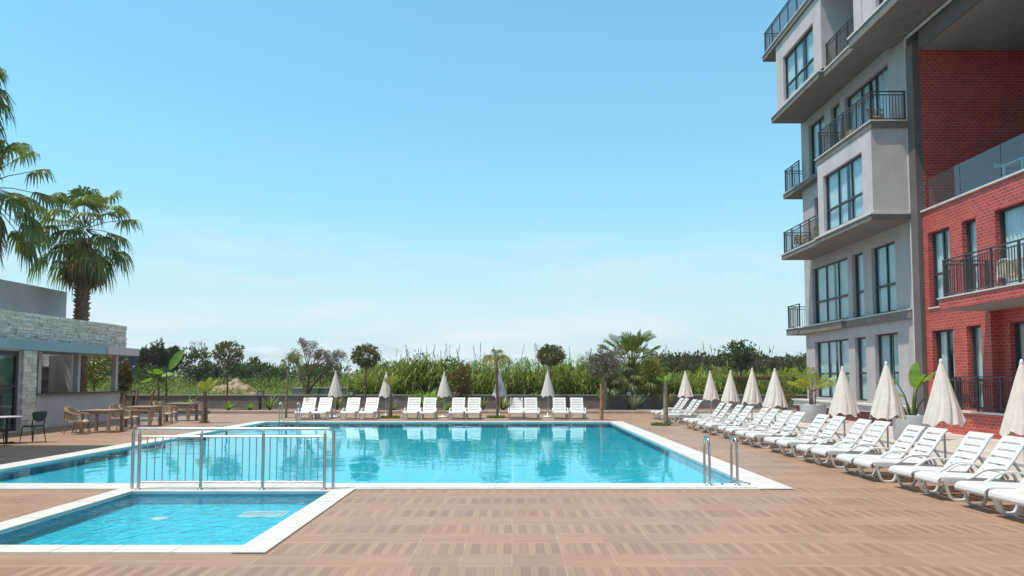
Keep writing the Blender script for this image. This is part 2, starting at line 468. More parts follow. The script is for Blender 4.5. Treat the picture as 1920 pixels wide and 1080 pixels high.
# ------------------------------------------------------------------ mesh building
class MB:
    def __init__(s): s.v, s.f, s.sm = [], [], []
    def add(s, vs, fs, smooth=False):
        o = len(s.v)
        s.v += [tuple(p) for p in vs]
        for f in fs:
            s.f.append(tuple(i + o for i in f)); s.sm.append(smooth)
    def box(s, x0, x1, y0, y1, z0, z1):
        if x0 > x1: x0, x1 = x1, x0
        if y0 > y1: y0, y1 = y1, y0
        if z0 > z1: z0, z1 = z1, z0
        s.add([(x0,y0,z0),(x1,y0,z0),(x1,y1,z0),(x0,y1,z0),(x0,y0,z1),(x1,y0,z1),(x1,y1,z1),(x0,y1,z1)],
              [(3,2,1,0),(4,5,6,7),(0,1,5,4),(1,2,6,5),(2,3,7,6),(3,0,4,7)])
    def quad(s, a, b, c, d): s.add([a, b, c, d], [(0, 1, 2, 3)])
    def tube(s, pts, rad, n=8, caps=True, smooth=True):
        pts = [Vector(p) for p in pts]
        if not hasattr(rad, '__len__'): rad = [rad] * len(pts)
        rings, up = [], None
        for i, p in enumerate(pts):
            a = pts[max(0, i - 1)]; b = pts[min(len(pts) - 1, i + 1)]
            d = (b - a).normalized() if (b - a).length > 1e-9 else Vector((0, 0, 1))
            if up is None:
                up = Vector((1, 0, 0)) if abs(d.x) < .8 else Vector((0, 1, 0))
            u = (up - d * up.dot(d))
            u = u.normalized() if u.length > 1e-6 else d.orthogonal().normalized()
            up = u
            w = d.cross(u)
            rings.append([p + (u * math.cos(2*PI*k/n) + w * math.sin(2*PI*k/n)) * rad[i] for k in range(n)])
        vs = [q for r in rings for q in r]
        fs = []
        for i in range(len(pts) - 1):
            for k in range(n):
                k2 = (k + 1) % n
                fs.append((i*n+k, i*n+k2, (i+1)*n+k2, (i+1)*n+k))
        s.add(vs, fs, smooth)
        if caps:
            s.add(rings[0], [tuple(range(n))[::-1]]); s.add(rings[-1], [tuple(range(n))])
    def ribbon(s, path, x, w, th):
        """band of rectangular section swept along (y,z) points, lying at x with width w"""
        P = [Vector((0, a, b)) for a, b in path]
        vs = []
        for i, p in enumerate(P):
            d = (P[min(i+1, len(P)-1)] - P[max(i-1, 0)]).normalized()
            nrm = Vector((0, -d.z, d.y))
            for sx_, sn in ((-1,-1),(1,-1),(1,1),(-1,1)):
                q = p + nrm * (th/2*sn); vs.append((x + w/2*sx_, q.y, q.z))
        fs = [(0,1,2,3)]
        for i in range(len(P)-1):
            for k in range(4):
                k2 = (k+1) % 4
                fs.append((i*4+k, (i+1)*4+k, (i+1)*4+k2, i*4+k2))
        e = (len(P)-1)*4
        fs.append((e+3, e+2, e+1, e))
        s.add(vs, fs)
    def lathe(s, prof, n=24, cx=0, cy=0, cap=False):
        vs = []
        for r, z in prof:
            for k in range(n):
                a = 2*PI*k/n
                vs.append((cx + r*math.cos(a), cy + r*math.sin(a), z))
        fs = []
        for i in range(len(prof)-1):
            for k in range(n):
                k2 = (k+1) % n
                fs.append((i*n+k, i*n+k2, (i+1)*n+k2, (i+1)*n+k))
        s.add(vs, fs, True)
        if cap:
            s.add(vs[-n:], [tuple(range(n))])
    def strip(s, pts, widths, side):
        """flat blade along pts, half-width vectors along `side` (Vector or list)"""
        vs = []
        for i, p in enumerate(pts):
            sd = side[i] if isinstance(side, list) else side
            vs.append(p - sd * widths[i]); vs.append(p + sd * widths[i])
        s.add(vs, [(2*i, 2*i+1, 2*i+3, 2*i+2) for i in range(len(pts)-1)])
    def build(s, name, m, parent=None, base=None, bevel=0, recalc=True):
        me = bpy.data.meshes.new(name)
        off = Vector(base) if base is not None else (Vector(parent.location) if parent is not None and parent.get('_w') else None)
        vs = s.v if off is None else [(a-off.x, b-off.y, c-off.z) for a, b, c in s.v]
        me.from_pydata(vs, [], s.f)
        me.polygons.foreach_set('use_smooth', s.sm)
        me.materials.append(MAT[m])
        if recalc and len(s.f) < 30000:
            b = bmesh.new(); b.from_mesh(me)
            bmesh.ops.recalc_face_normals(b, faces=b.faces)
            b.to_mesh(me); b.free()
        me.update()
        o = bpy.data.objects.new(name, me)
        COL.objects.link(o)
        if parent is not None: o.parent = parent
        elif off is not None: o.location = off
        if bevel:
            bm_ = o.modifiers.new('bevel', 'BEVEL'); bm_.width = bevel; bm_.segments = 2; bm_.limit_method = 'ANGLE'
            bm_.harden_normals = False
        return o
def tag(o, label=None, cat=None, group=None, kind=None):
    if label: o['label'] = label
    if cat: o['category'] = cat
    if group: o['group'] = group
    if kind: o['kind'] = kind
    return o
def empty(name, loc, label, cat, group=None, rz=0, world=False):
    o = bpy.data.objects.new(name, None)
    COL.objects.link(o)
    o.location = loc; o.rotation_euler = (0, 0, rz); o.empty_display_size = .2
    if world: o['_w'] = 1
    return tag(o, label, cat, group)
def dup(root, loc, rz, label, group=None, scale=None):
    r = root.copy(); COL.objects.link(r)
    r.location = loc; r.rotation_euler = (0, 0, rz); r['label'] = label
    if group: r['group'] = group
    if scale: r.scale = scale
    for ch in list(root.children):
        c = ch.copy(); COL.objects.link(c); c.parent = r
        for g in list(ch.children):
            d = g.copy(); COL.objects.link(d); d.parent = c
    return r
def struct(name, mb, m):
    return tag(mb.build(name, m), kind='structure')
def rect_holes(mb, x0, x1, y0, y1, z, holes):
    xs = sorted({x0, x1, *[v for h in holes for v in h[:2] if x0 < v < x1]})
    ys = sorted({y0, y1, *[v for h in holes for v in h[2:] if y0 < v < y1]})
    for a, b in zip(xs, xs[1:]):
        for c, d in zip(ys, ys[1:]):
            mx, my = (a+b)/2, (c+d)/2
            if any(h[0] < mx < h[1] and h[2] < my < h[3] for h in holes): continue
            mb.quad((a,c,z), (b,c,z), (b,d,z), (a,d,z))

# ------------------------------------------------------------------ ground, deck, pools
POOL = (-10.0, 4.0, 12.36, 29.49)
POOL_O = (-10.55, 4.55, 11.75, 29.92)
KP = (-6.0, -2.87, 7.82, 11.50)
KP_O = (-6.33, -2.53, 7.50, 11.75)
# the basins are as deep as refraction makes them look from the deck
g = MB(); rect_holes(g, -6000, 6000, -300, 6000, -.35, [(-13, 7, 6, 31)]); struct('ground', g, 'ground')
g = MB(); rect_holes(g, -26, 8.4, -4, 36.7, 0, [POOL_O, KP_O]); struct('pool_deck', g, 'deck')
g = MB(); rect_holes(g, 8.4, 10.3, -4, 36.7, .004, []); g.box(10.42, 30, -4, 36.7, -.2, .05); struct('path', g, 'paving')
g = MB(); g.box(10.3, 10.42, -4, 36.7, -.2, -.06); tag(g.build('drain_channel', 'black'), kind='structure')
def ring(mb, o, i, z0, z1):
    def run(x0, x1, y0, y1, ax_):
        L = (x1-x0) if ax_ == 0 else (y1-y0); n = max(1, round(L/.62))
        for k in range(n):
            a, b = L*k/n + .004, L*(k+1)/n - .004
            dz = rng.uniform(-.0012, .0012)
            if ax_ == 0: mb.box(x0+a, x0+b, y0, y1, z0 + .03, z1 + dz)
            else: mb.box(x0, x1, y0+a, y0+b, z0 + .03, z1 + dz)
        mb.box(x0 + .004, x1 - .004, y0 + .004, y1 - .004, z0, z1 - .012)
    run(o[0], i[0], o[2], o[3], 1); run(i[1], o[1], o[2], o[3], 1)
    run(i[0], i[1], o[2], i[2], 0); run(i[0], i[1], i[3], o[3], 0)
g = MB(); ring(g, POOL_O, POOL, -.03, .02)
ring(g, KP_O, KP, -.03, .02)
cop = struct('pool_coping', g, 'coping')
for nm, p, m, dep in (('pool_basin', POOL, 'pool', .21), ('kids_pool_basin', KP, 'kpool', .19)):
    g = MB(); x0, x1, y0, y1 = p; z1, z0 = -.03, -dep
    g.quad((x0,y0,z0), (x1,y0,z0), (x1,y1,z0), (x0,y1,z0))
    bas = struct(nm, g, m); g = MB()
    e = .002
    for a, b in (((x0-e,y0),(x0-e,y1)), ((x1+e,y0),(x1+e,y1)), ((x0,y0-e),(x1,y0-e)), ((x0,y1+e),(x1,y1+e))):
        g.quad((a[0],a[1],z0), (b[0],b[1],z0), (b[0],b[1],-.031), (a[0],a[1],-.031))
    g.build('shade_tinted_walls', 'poolshade', bas)
for nm, p, m, z in (('pool_water', POOL, 'water', -.025), ('kids_pool_water', KP, 'kwater', -.035)):
    g = MB(); g.quad((p[0],p[2],z), (p[1],p[2],z), (p[1],p[3],z), (p[0],p[3],z)); struct(nm, g, m)
g = MB()                                                     # slotted overflow grate along the near edge
x = -2.5
while x < 4.0:
    g.box(x, x + .026, 11.86, 12.14, .02, .027); x += .04
gr = g.build('overflow_grate', 'grate', cop)
g = MB(); g.box(-2.5, 4.0, 11.85, 12.15, .0215, .0235); g.build('grate_channel', 'pot', cop)
g = MB()
g.box(-3.95, -3.3, 10.45, 10.52, -.188, -.182); g.box(-3.95, -3.3, 10.83, 10.9, -.188, -.182)
x = -3.95
while x < -3.3:
    g.box(x, x + .035, 10.52, 10.83, -.188, -.182); x += .055
tag(g.build('pool_drain_grille', 'grate'), 'white slotted drain grille on the floor of the small kids pool', 'drain')
for k, (x, y) in enumerate(((-5.0, 10.35), (-4.6, 8.4))):
    g = MB(); g.lathe([(.0, 0), (.10, 0), (.11, -.01)], 20)
    o = g.build('pool_inlet', 'grate'); o.location = (x, y, -.178)
    tag(o, ('round white inlet on the kids pool floor towards the railing', 'round white inlet on the kids pool floor towards the near edge')[k], 'pool inlet', 'round inlets of the kids pool')

# planter bed, kerb and wall behind the pool
g = MB(); g.box(-26, 30, 36.7, 37.05, -.2, .15)
tag(g.build('kerb', 'kerb', bevel=.03), kind='structure')
g = MB(); g.box(-26, 30, 37.05, 40.4, -.3, .10); struct('soil', g, 'soil')
t = empty('garden_wall', (0, 40.5, 0), 'long low taupe wall with a pale cap running behind the planted bed', 'wall', world=True)
g = MB(); g.box(-26, 30, 40.4, 40.65, -.35, .82); g.build('wall_body', 'wallp', t)
g = MB(); g.box(-26, 30, 40.36, 40.69, .82, .87); g.build('wall_cap', 'walltop', t)

# ------------------------------------------------------------------ mountains
def ridge(name, Y, pts, seed):
    g = MB(); r2 = random.Random(seed)
    n = 160
    xs = [pts[0][0] + (pts[-1][0] - pts[0][0]) * i / n for i in range(n + 1)]
    def hh(px):
        for (a, ya), (b, yb) in zip(pts, pts[1:]):
            if a <= px <= b:
                q = (px - a) / (b - a); q = q*q*(3-2*q)
                return ya + (yb - ya) * q
        return pts[-1][1]
    rows = []
    for j, (dy, k) in enumerate(((-900, 0), (-600, .28), (-300, .66), (0, 1), (500, .4))):
        row = []
        for px in xs:
            h = max(0, (709 - hh(px)) / 1350 * Y)
            X = (px - 960) / 1350 * Y
            h *= 1 + .10 * mnoise.noise((X * .004, j * 3.1 + seed, 0)) + .05 * mnoise.noise((X * .012, j * 1.7, seed))
            row.append((X, Y + dy + 120 * mnoise.noise((X * .003, j, seed)), -2 + h * k))
        rows.append(row)
    vs = [p for r_ in rows for p in r_]
    m_ = n + 1
    g.add(vs, [(j*m_+i, j*m_+i+1, (j+1)*m_+i+1, (j+1)*m_+i) for j in range(len(rows)-1) for i in range(n)], True)
    return struct(name, g, 'mount')
ridge('mountains', 4800, [(-500, 690), (60, 668), (190, 652), (255, 645), (290, 635), (318, 637), (350, 652), (420, 650), (520, 664), (640, 676), (900, 700)], 1)
ridge('far_mountains', 5400, [(300, 700), (420, 668), (470, 648), (560, 655), (640, 634), (690, 640), (760, 652), (840, 645), (930, 662), (1060, 672), (1250, 690), (1600, 700), (2300, 690)], 2)

# ------------------------------------------------------------------ facade helpers
def mapX(X0, sgn=1):       # wall facing -x when sgn=1: u=y, v=z, d goes inward
    return lambda u, v, d: (X0 + sgn*d, u, v)
def mapY(Y0):              # wall facing -y: u=x
    return lambda u, v, d: (u, Y0 + d, v)
def mbox(mb, mp_, u0, u1, v0, v1, d0, d1):
    a = mp_(u0, v0, d0); b = mp_(u1, v1, d1)
    mb.box(a[0], b[0], a[1], b[1], a[2], b[2])
def wall_face(mb, mp_, u0, u1, v0, v1, ops, depth=.22, back=True):
    us = sorted({u0, u1, *[v for o in ops for v in o[:2] if u0 < v < u1]})
    vs = sorted({v0, v1, *[v for o in ops for v in o[2:] if v0 < v < v1]})
    for a, b in zip(us, us[1:]):
        for c, d in zip(vs, vs[1:]):
            mu, mv = (a+b)/2, (c+d)/2
            if any(o[0] < mu < o[1] and o[2] < mv < o[3] for o in ops): continue
            mb.quad(mp_(a,c,0), mp_(b,c,0), mp_(b,d,0), mp_(a,d,0))
    for o in ops:
        a, b, c, d = o
        for (p, q) in (((a,c),(a,d)), ((b,c),(b,d)), ((a,c),(b,c)), ((a,d),(b,d))):
            mb.quad(mp_(p[0],p[1],0), mp_(q[0],q[1],0), mp_(q[0],q[1],depth), mp_(p[0],p[1],depth))
def window(parent, mp_, u0, u1, v0, v1, cols, hbars, inset=.14, gap=0, name='window', curtains=True, seed=0):
    r2 = random.Random(seed + int(u0 * 100) + int(v0 * 7))
    F = .065
    f = MB()
    d0, d1 = inset, inset + .07
    mbox(f, mp_, u0, u0+F, v0, v1, d0, d1); mbox(f, mp_, u1-F, u1, v0, v1, d0, d1)
    mbox(f, mp_, u0+F, u1-F, v0, v0+F, d0, d1); mbox(f, mp_, u0+F, u1-F, v1-F, v1, d0, d1)
    es = [u0+F] + [u0 + (u1-u0)*k/cols for k in range(1, cols)] + [u1-F]
    for e in es[1:-1]:
        mbox(f, mp_, e-.035, e+.035, v0+F, v1-F, d0+.004, d1-.004)
    for h in hbars:
        mbox(f, mp_, u0+F, u1-F, h-.04, h+.04, d0-.012, d1+.008)
    w = f.build(name, 'frame', parent)
    p = MB(); dd = inset + .035
    zs = [v0+F] + list(hbars) + [v1-F]
    for a, b in zip(es, es[1:]):
        for c, d in zip(zs, zs[1:]):
            tl = (r2.random() - .5) * .006
            p.quad(mp_(a,c,dd+tl), mp_(b,c,dd-tl), mp_(b,d,dd-tl*.5), mp_(a,d,dd+tl*.5))
    pp = p.build('pane', 'glass', w, base=parent.location if parent.get('_w') else None)
    pp.location = (0, 0, 0)
    if curtains:
        cu = MB(); n = max(12, int((u1-u0) / .035))
        segs = []
        a = u0; gp = .10 * (u1-u0) if (u1 - u0) > 1.2 else .16 * (u1-u0)
        segs = [(u0, (u0+u1)/2 - gp*r2.uniform(.1, .9)), ((u0+u1)/2 + gp*r2.uniform(.1, .9), u1)]
        if (u1-u0) < 1.0: segs = [(u0 + (u1-u0)*r2.uniform(0, .35), u1)]
        for a, b in segs:
            ph = r2.uniform(0, 6)
            vs = []
            for i in range(n+1):
                u = a + (b-a)*i/n
                d = inset + .15 + .035*math.sin(u*38 + ph) + .018*math.sin(u*91 + ph*2)
                vs.append(mp_(u, v0, d)); vs.append(mp_(u, v1, d - .01))
            cu.add(vs, [(2*i, 2*i+1, 2*i+3, 2*i+2) for i in range(n)], True)
        cc = cu.build('curtain', 'curtain', w, base=parent.location if parent.get('_w') else None)
        cc.location = (0, 0, 0)
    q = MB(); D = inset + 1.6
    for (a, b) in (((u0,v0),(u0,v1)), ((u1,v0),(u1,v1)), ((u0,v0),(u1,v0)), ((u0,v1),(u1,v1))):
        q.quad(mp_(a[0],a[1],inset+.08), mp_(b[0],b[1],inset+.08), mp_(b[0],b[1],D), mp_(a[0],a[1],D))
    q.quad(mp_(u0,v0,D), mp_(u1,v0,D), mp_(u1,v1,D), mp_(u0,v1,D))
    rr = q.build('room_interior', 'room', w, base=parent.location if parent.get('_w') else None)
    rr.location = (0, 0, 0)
    return w
def railing(parent, pts, z, h=1.0, sp=.115, name='balcony_railing', post=1.05, mat='rail'):
    mb = MB()
    for (ax, ay), (bx, by) in zip(pts, pts[1:]):
        L = math.hypot(bx-ax, by-ay); dx, dy = (bx-ax)/L, (by-ay)/L
        def bar(s0, s1, z0, z1, w):
            x0, y0 = ax+dx*s0, ay+dy*s0; x1, y1 = ax+dx*s1, ay+dy*s1
            nx, ny = -dy*w/2, dx*w/2
            mb.add([(x0-nx,y0-ny,z0),(x1-nx,y1-ny,z0),(x1+nx,y1+ny,z0),(x0+nx,y0+ny,z0),
                    (x0-nx,y0-ny,z1),(x1-nx,y1-ny,z1),(x1+nx,y1+ny,z1),(x0+nx,y0+ny,z1)],
                   [(3,2,1,0),(4,5,6,7),(0,1,5,4),(1,2,6,5),(2,3,7,6),(3,0,4,7)])
        bar(-.02, L+.02, z+h-.035, z+h, .06)
        bar(-.02, L+.02, z+h-.15, z+h-.12, .035)
        bar(0, L, z+.07, z+.10, .035)
        n = max(1, round(L/sp))
        for i in range(n+1):
            s0 = L*i/n
            bar(max(0, s0-.009), min(L, s0+.009), z+.10, z+h-.15, .018)
        n = max(1, round(L/post))
        for i in range(n+1):
            s0 = min(max(L*i/n, .028), L-.028)
            bar(s0-.028, s0+.028, z, z+h-.035, .05)
    return mb.build(name, mat, parent)

# ------------------------------------------------------------------ grey hotel block
F = 14.2
G = empty('grey_hotel_block', (F, 30, 0), 'grey rendered hotel block with projecting window boxes and dark balcony railings', 'building', world=True)
fx = mapX(F)
ZS = (0, 4.27, 7.6, 10.95, 14.5, 17.95)
ops0 = [(30.35, 33.75, .92, 3.48), (28.87, 29.8, .88, 3.47), (26.45, 28.15, .9, 3.5)]
ops1 = [(30.25, 33.85, 4.33, 6.95), (28.9, 29.85, 4.29, 6.94), (26.47, 28.22, 4.29, 6.93)]
ops2 = [(30.6, 33.4, 7.72, 10.2)]
ops3 = [(32.1, 33.85, 11.28, 13.84), (30.56, 31.45, 11.28, 13.82), (26.57, 30.1, 11.02, 13.72)]
ops4 = [(26.7, 28.6, 14.6, 17.0)]
g = MB(); wall_face(g, fx, 25.3, 34.72, .0, 17.8, ops0 + ops1 + ops2 + ops3 + ops4)
g.quad((F, 34.72, 0), (24, 34.72, 0), (24, 34.72, 17.8), (F, 34.72, 17.8))
g.quad((24, 25.3, 0), (24, 34.72, 0), (24, 34.72, 17.8), (24, 25.3, 17.8))
g.build('facade_wall', 'plaster', G)
for k, (o, c, h) in enumerate([(ops0[0], 3, [2.0]), (ops0[1], 1, [2.0]), (ops0[2], 2, [2.0]),
                  (ops1[0], 3, [5.35]), (ops1[1], 1, [5.35]), (ops1[2], 2, [5.35]),
                  (ops2[0], 2, []), (ops3[0], 2, [12.1]), (ops3[1], 1, [12.1]), (ops3[2], 3, []), (ops4[0], 2, [])]):
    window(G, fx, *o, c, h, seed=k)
# plinth and boards at the foot
g = MB(); g.box(13.75, F-.003, 25.3, 35.3, .5, .74); g.build('plinth_ledge', 'plaster2', G)
g = MB(); g.box(13.68, F-.003, 25.3, 35.36, .74, .80); g.build('ledge_cap', 'lip', G)
g = MB()
for k in range(4): g.box(13.86, F-.003, 25.3, 35.2, .055 + k*.112, .055 + k*.112 + .102)
g.build('base_boards', 'boards', G)
# first floor band and far end balconies
g = MB(); g.box(F-.10, F-.003, 25.3, 30.4, 3.92, 4.22); g.box(F-.26, F-.003, 30.4, 34.9, 3.92, 4.22); g.build('floor_band', 'slab', G)
g = MB(); g.box(F-.3, F-.003, 30.36, 34.95, 4.22, 4.27); g.box(F-.13, F-.003, 25.3, 30.36, 4.22, 4.26); g.build('band_cap', 'lip', G)
g = MB(); g.box(13.9, 16.5, 34.95, 36.4, 3.95, 4.24); g.build('end_balcony_slab', 'slab', G)
g = MB(); g.box(13.9, 16.5, 34.73, 36.4, 10.94, 11.16); g.box(13.9, F-.003, 33.1, 34.73, 10.94, 11.16)
g.box(F-.35, F-.003, 30.1, 33.1, 10.94, 11.16)
g.build('end_balcony_slab', 'slab', G)
g = MB(); g.box(13.86, 16.5, 34.95, 36.44, 4.24, 4.275); g.build('end_slab_cap', 'lip', G); g = MB(); g.box(13.86, F-.003, 33.1, 36.44, 11.16, 11.2); g.build('end_slab_cap', 'lip', G)
railing(G, [(13.98, 34.85), (13.98, 36.3), (16.3, 36.3)], 4.27, 1.15)
railing(G, [(13.98, 34.5), (13.98, 36.3), (16.3, 36.3)], 11.2, 1.2)
# projecting box of the second floor
BX = 12.8
def window_box(y0, y1, z0, z1, win, cols, hb, seed):
    g = MB(); bx = mapX(BX)
    wall_face(g, bx, y0, y1, z0, z1, [win], .18)
    g.quad((BX, y0, z0), (F, y0, z0), (F, y0, z1), (BX, y0, z1))
    g.quad((BX, y1, z0), (F, y1, z0), (F, y1, z1), (BX, y1, z1))
    g.build('window_box', 'plaster2', G)
    window(G, bx, *win, cols, hb, .12, seed=seed)
window_box(25.2, 29.72, 7.64, 10.70, (25.92, 29.2, 7.76, 10.08), 3, [8.62], 40)
window_box(29.02, 34.05, 14.58, 17.8, (29.8, 33.2, 14.75, 16.92), 3, [15.5], 41)
g = MB(); g.box(BX-.12, F-.003, 25.12, 29.82, 7.38, 7.58); g.box(BX-.02, F-.003, 29.82, 33.85, 7.38, 7.58); g.build('floor_slab', 'slab', G)
g = MB(); g.box(BX-.16, F-.003, 25.08, 29.86, 7.58, 7.635); g.box(BX-.05, F-.003, 29.86, 33.9, 7.58, 7.635); g.build('slab_cap', 'lip', G)
g = MB(); g.box(BX-.03, F-.003, 25.12, 29.8, 10.70, 10.93); g.build('balcony_slab', 'slab', G)
g = MB(); g.box(BX-.07, F-.003, 25.08, 29.84, 10.93, 10.975); g.build('slab_cap', 'lip', G)
railing(G, [(BX+.08, 29.9), (BX+.08, 33.75), (F-.05, 33.75)], 7.635, 1.05)
railing(G, [(F-.06, 29.62), (BX+.05, 29.62), (BX+.05, 25.25), (F-.12, 25.25)], 10.975, 1.1)
# fourth floor: slab, recessed balcony, right-hand storeys that cross over the brick wing
g = MB(); g.box(BX-.12, F-.003, 29.1, 34.5, 14.22, 14.46); g.box(BX+.1, F-.003, 26.15, 29.1, 14.22, 14.46); g.build('floor_slab', 'slab', G)
g = MB(); g.box(BX-.16, F-.003, 29.06, 34.55, 14.46, 14.52); g.box(BX+.07, F-.003, 26.15, 29.06, 14.46, 14.52); g.build('slab_cap', 'lip', G)
railing(G, [(BX+.18, 28.98), (BX+.18, 26.2)], 14.52, 1.05)
g = MB(); bx = mapX(BX)
wall_face(g, bx, -6, 26.12, 14.52, 17.8, [(21.6, 24.6, 14.6, 16.9), (17, 20, 14.6, 16.9)], .18)
g.quad((BX, 26.12, 14.5), (F, 26.12, 14.5), (F, 26.12, 17.8), (BX, 26.12, 17.8))
g.quad((BX, -6, 14.5), (24, -6, 14.5), (24, -6, 21), (BX, -6, 21))
g.box(BX-.05, BX-.003, 25.55, 26.12, 14.52, 17.8)
g.build('upper_wall', 'plaster2', G)
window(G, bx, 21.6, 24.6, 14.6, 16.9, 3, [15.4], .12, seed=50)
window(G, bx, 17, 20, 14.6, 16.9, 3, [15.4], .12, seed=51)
g = MB(); g.box(BX-.25, F+.1, -6, 26.15, 14.06, 14.40); g.build('floor_slab', 'slab', G)
g = MB(); g.box(BX-.29, F+.1, -6, 26.19, 14.40, 14.47); g.build('slab_cap', 'lip', G)
g = MB(); g.box(BX-.1, 24, -6, 35.6, 17.8, 18.04); g.build('roof_slab', 'slab', G)
g = MB(); g.box(BX-.14, 24, -6, 35.64, 18.04, 18.09); g.build('roof_cap', 'lip', G)
railing(G, [(BX, 30.4), (BX, 35.5), (16.5, 35.5)], 18.09, 1.15)
g = MB(); g.box(BX+.15, 24, -6, 30.35, 18.09, 22.0); g.build('attic_wall', 'plaster2', G)
# soffits
g = MB(); g.box(14.34, 24, -6, 24.62, 13.30, 13.42); g.build('terrace_ceiling', 'soffit', G)
g = MB(); g.box(14.26, 14.34, -6, 24.62, 13.30, 14.05); g.build('ceiling_beam', 'pillar', G)
g = MB(); g.tube([(14.14, 11, 13.98), (14.14, 25.2, 13.98)], .06, 10); g.tube([(14.12, 25.17, 13.98), (14.12, 25.17, .05)], .06, 10)
g.build('drain_pipe', 'plaster2', G)
g = MB(); g.lathe([(0, 13.285), (.10, 13.285), (.11, 13.299)], 16, 16.6, 21.6); g.lathe([(0, 13.285), (.10, 13.285), (.11, 13.299)], 16, 17.6, 18.7); g.build('downlight', 'lampg', G)
# corner pillar
g = MB(); g.box(14.05, 15.0, 24.66, 25.08, .05, 13.55); g.box(14.12, 14.8, 25.08, 25.298, .05, 14.05); g.build('corner_pillar', 'pillar', G)

# ------------------------------------------------------------------ red brick wing
B = empty('red_brick_wing', (F, 20, 0), 'red brick hotel wing with dark windows and a glass edged roof terrace', 'building', world=True)
r0 = [(23.12, 24.32, .85, 3.40), (21.75, 22.44, .85, 3.42)]
r1 = [(23.15, 24.35, 4.19, 6.73), (21.8, 22.5, 4.15, 6.72), (17.6, 20.95, 4.15, 6.72), (14, 16.5, 4.15, 6.72)]
g = MB()
wall_face(g, fx, 21.3, 24.64, .05, 3.83, r0, .25)
wall_face(g, fx, -6, 24.64, 3.83, 7.52, r1, .25)
fr_ = mapX(F + .3)
wall_face(g, fr_, -6, 21.3, .80, 3.83, [(17.3, 20.95, .85, 3.42), (12, 15, .85, 3.42)], .2)
g.quad((F, 21.3, .05), (F+.3, 21.3, .05), (F+.3, 21.3, 3.83), (F, 21.3, 3.83))
g.quad((F, -6, 3.83), (F+.3, -6, 3.83), (F+.3, 21.3, 3.83), (F, 21.3, 3.83))
g.quad((F, -6, 0), (24, -6, 0), (24, -6, 14), (F, -6, 14))
g.quad((F, -6, 7.52), (24, -6, 7.52), (24, 24.6, 7.52), (F, 24.6, 7.52))
g.quad((24, -6, 0), (24, 24.6, 0), (24, 24.6, 13.4), (24, -6, 13.4))
g.box(13.92, F-.003, 9, 22.95, .05, .74)
g.build('brick_wall', 'brick', B)
g = MB(); g.quad((F+.1, 24.64, 7.52), (24, 24.64, 7.52), (24, 24.64, 13.4), (F+.1, 24.64, 13.4)); g.build('terrace_back_wall', 'brick', B)
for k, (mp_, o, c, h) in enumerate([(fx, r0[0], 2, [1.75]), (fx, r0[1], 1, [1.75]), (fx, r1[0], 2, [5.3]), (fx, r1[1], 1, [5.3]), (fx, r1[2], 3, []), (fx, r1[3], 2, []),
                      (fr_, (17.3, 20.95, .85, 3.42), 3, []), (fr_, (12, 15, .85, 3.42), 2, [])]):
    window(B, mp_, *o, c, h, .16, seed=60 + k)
g = MB(); g.box(F-.06, F+.2, 9, 24.64, 7.52, 7.58); g.box(F-.05, F+.1, 23.05, 24.4, 4.14, 4.185); g.box(F-.05, F+.1, 23.02, 24.4, .80, .845)
g.box(13.86, F+.29, 9, 22.98, .74, .80); g.build('pale_coping', 'lip', B)
g = MB()
y = 24.5
while y > 10:
    g.quad((F+.06, y, 7.58), (F+.06, y-1.9, 7.58), (F+.06, y-1.9, 8.62), (F+.06, y, 8.62)); y -= 1.93
g.build('glass_balustrade', 'clear', B)
g = MB(); g.box(12.72, F-.003, 9, 21.35, 3.82, 4.14); g.build('balcony_front', 'brick', B)
g = MB(); g.box(12.74, F-.004, 9.01, 21.34, 3.79, 3.817); g.build('balcony_soffit', 'soffit', B)
g = MB(); g.box(12.68, F-.004, 9, 21.39, 4.14, 4.18); g.build('balcony_edge', 'lip', B)
railing(B, [(F-.05, 21.25), (12.82, 21.25), (12.82, 9.5)], 4.18, 1.12, .105)
railing(B, [(F-.05, 22.75), (13.98, 22.75), (13.98, 10)], .80, 1.05, .11)
g = MB(); g.box(16.75, 17.15, 24.60, 24.637, 9.1, 9.24); g.build('wall_plate', 'lampg', B)

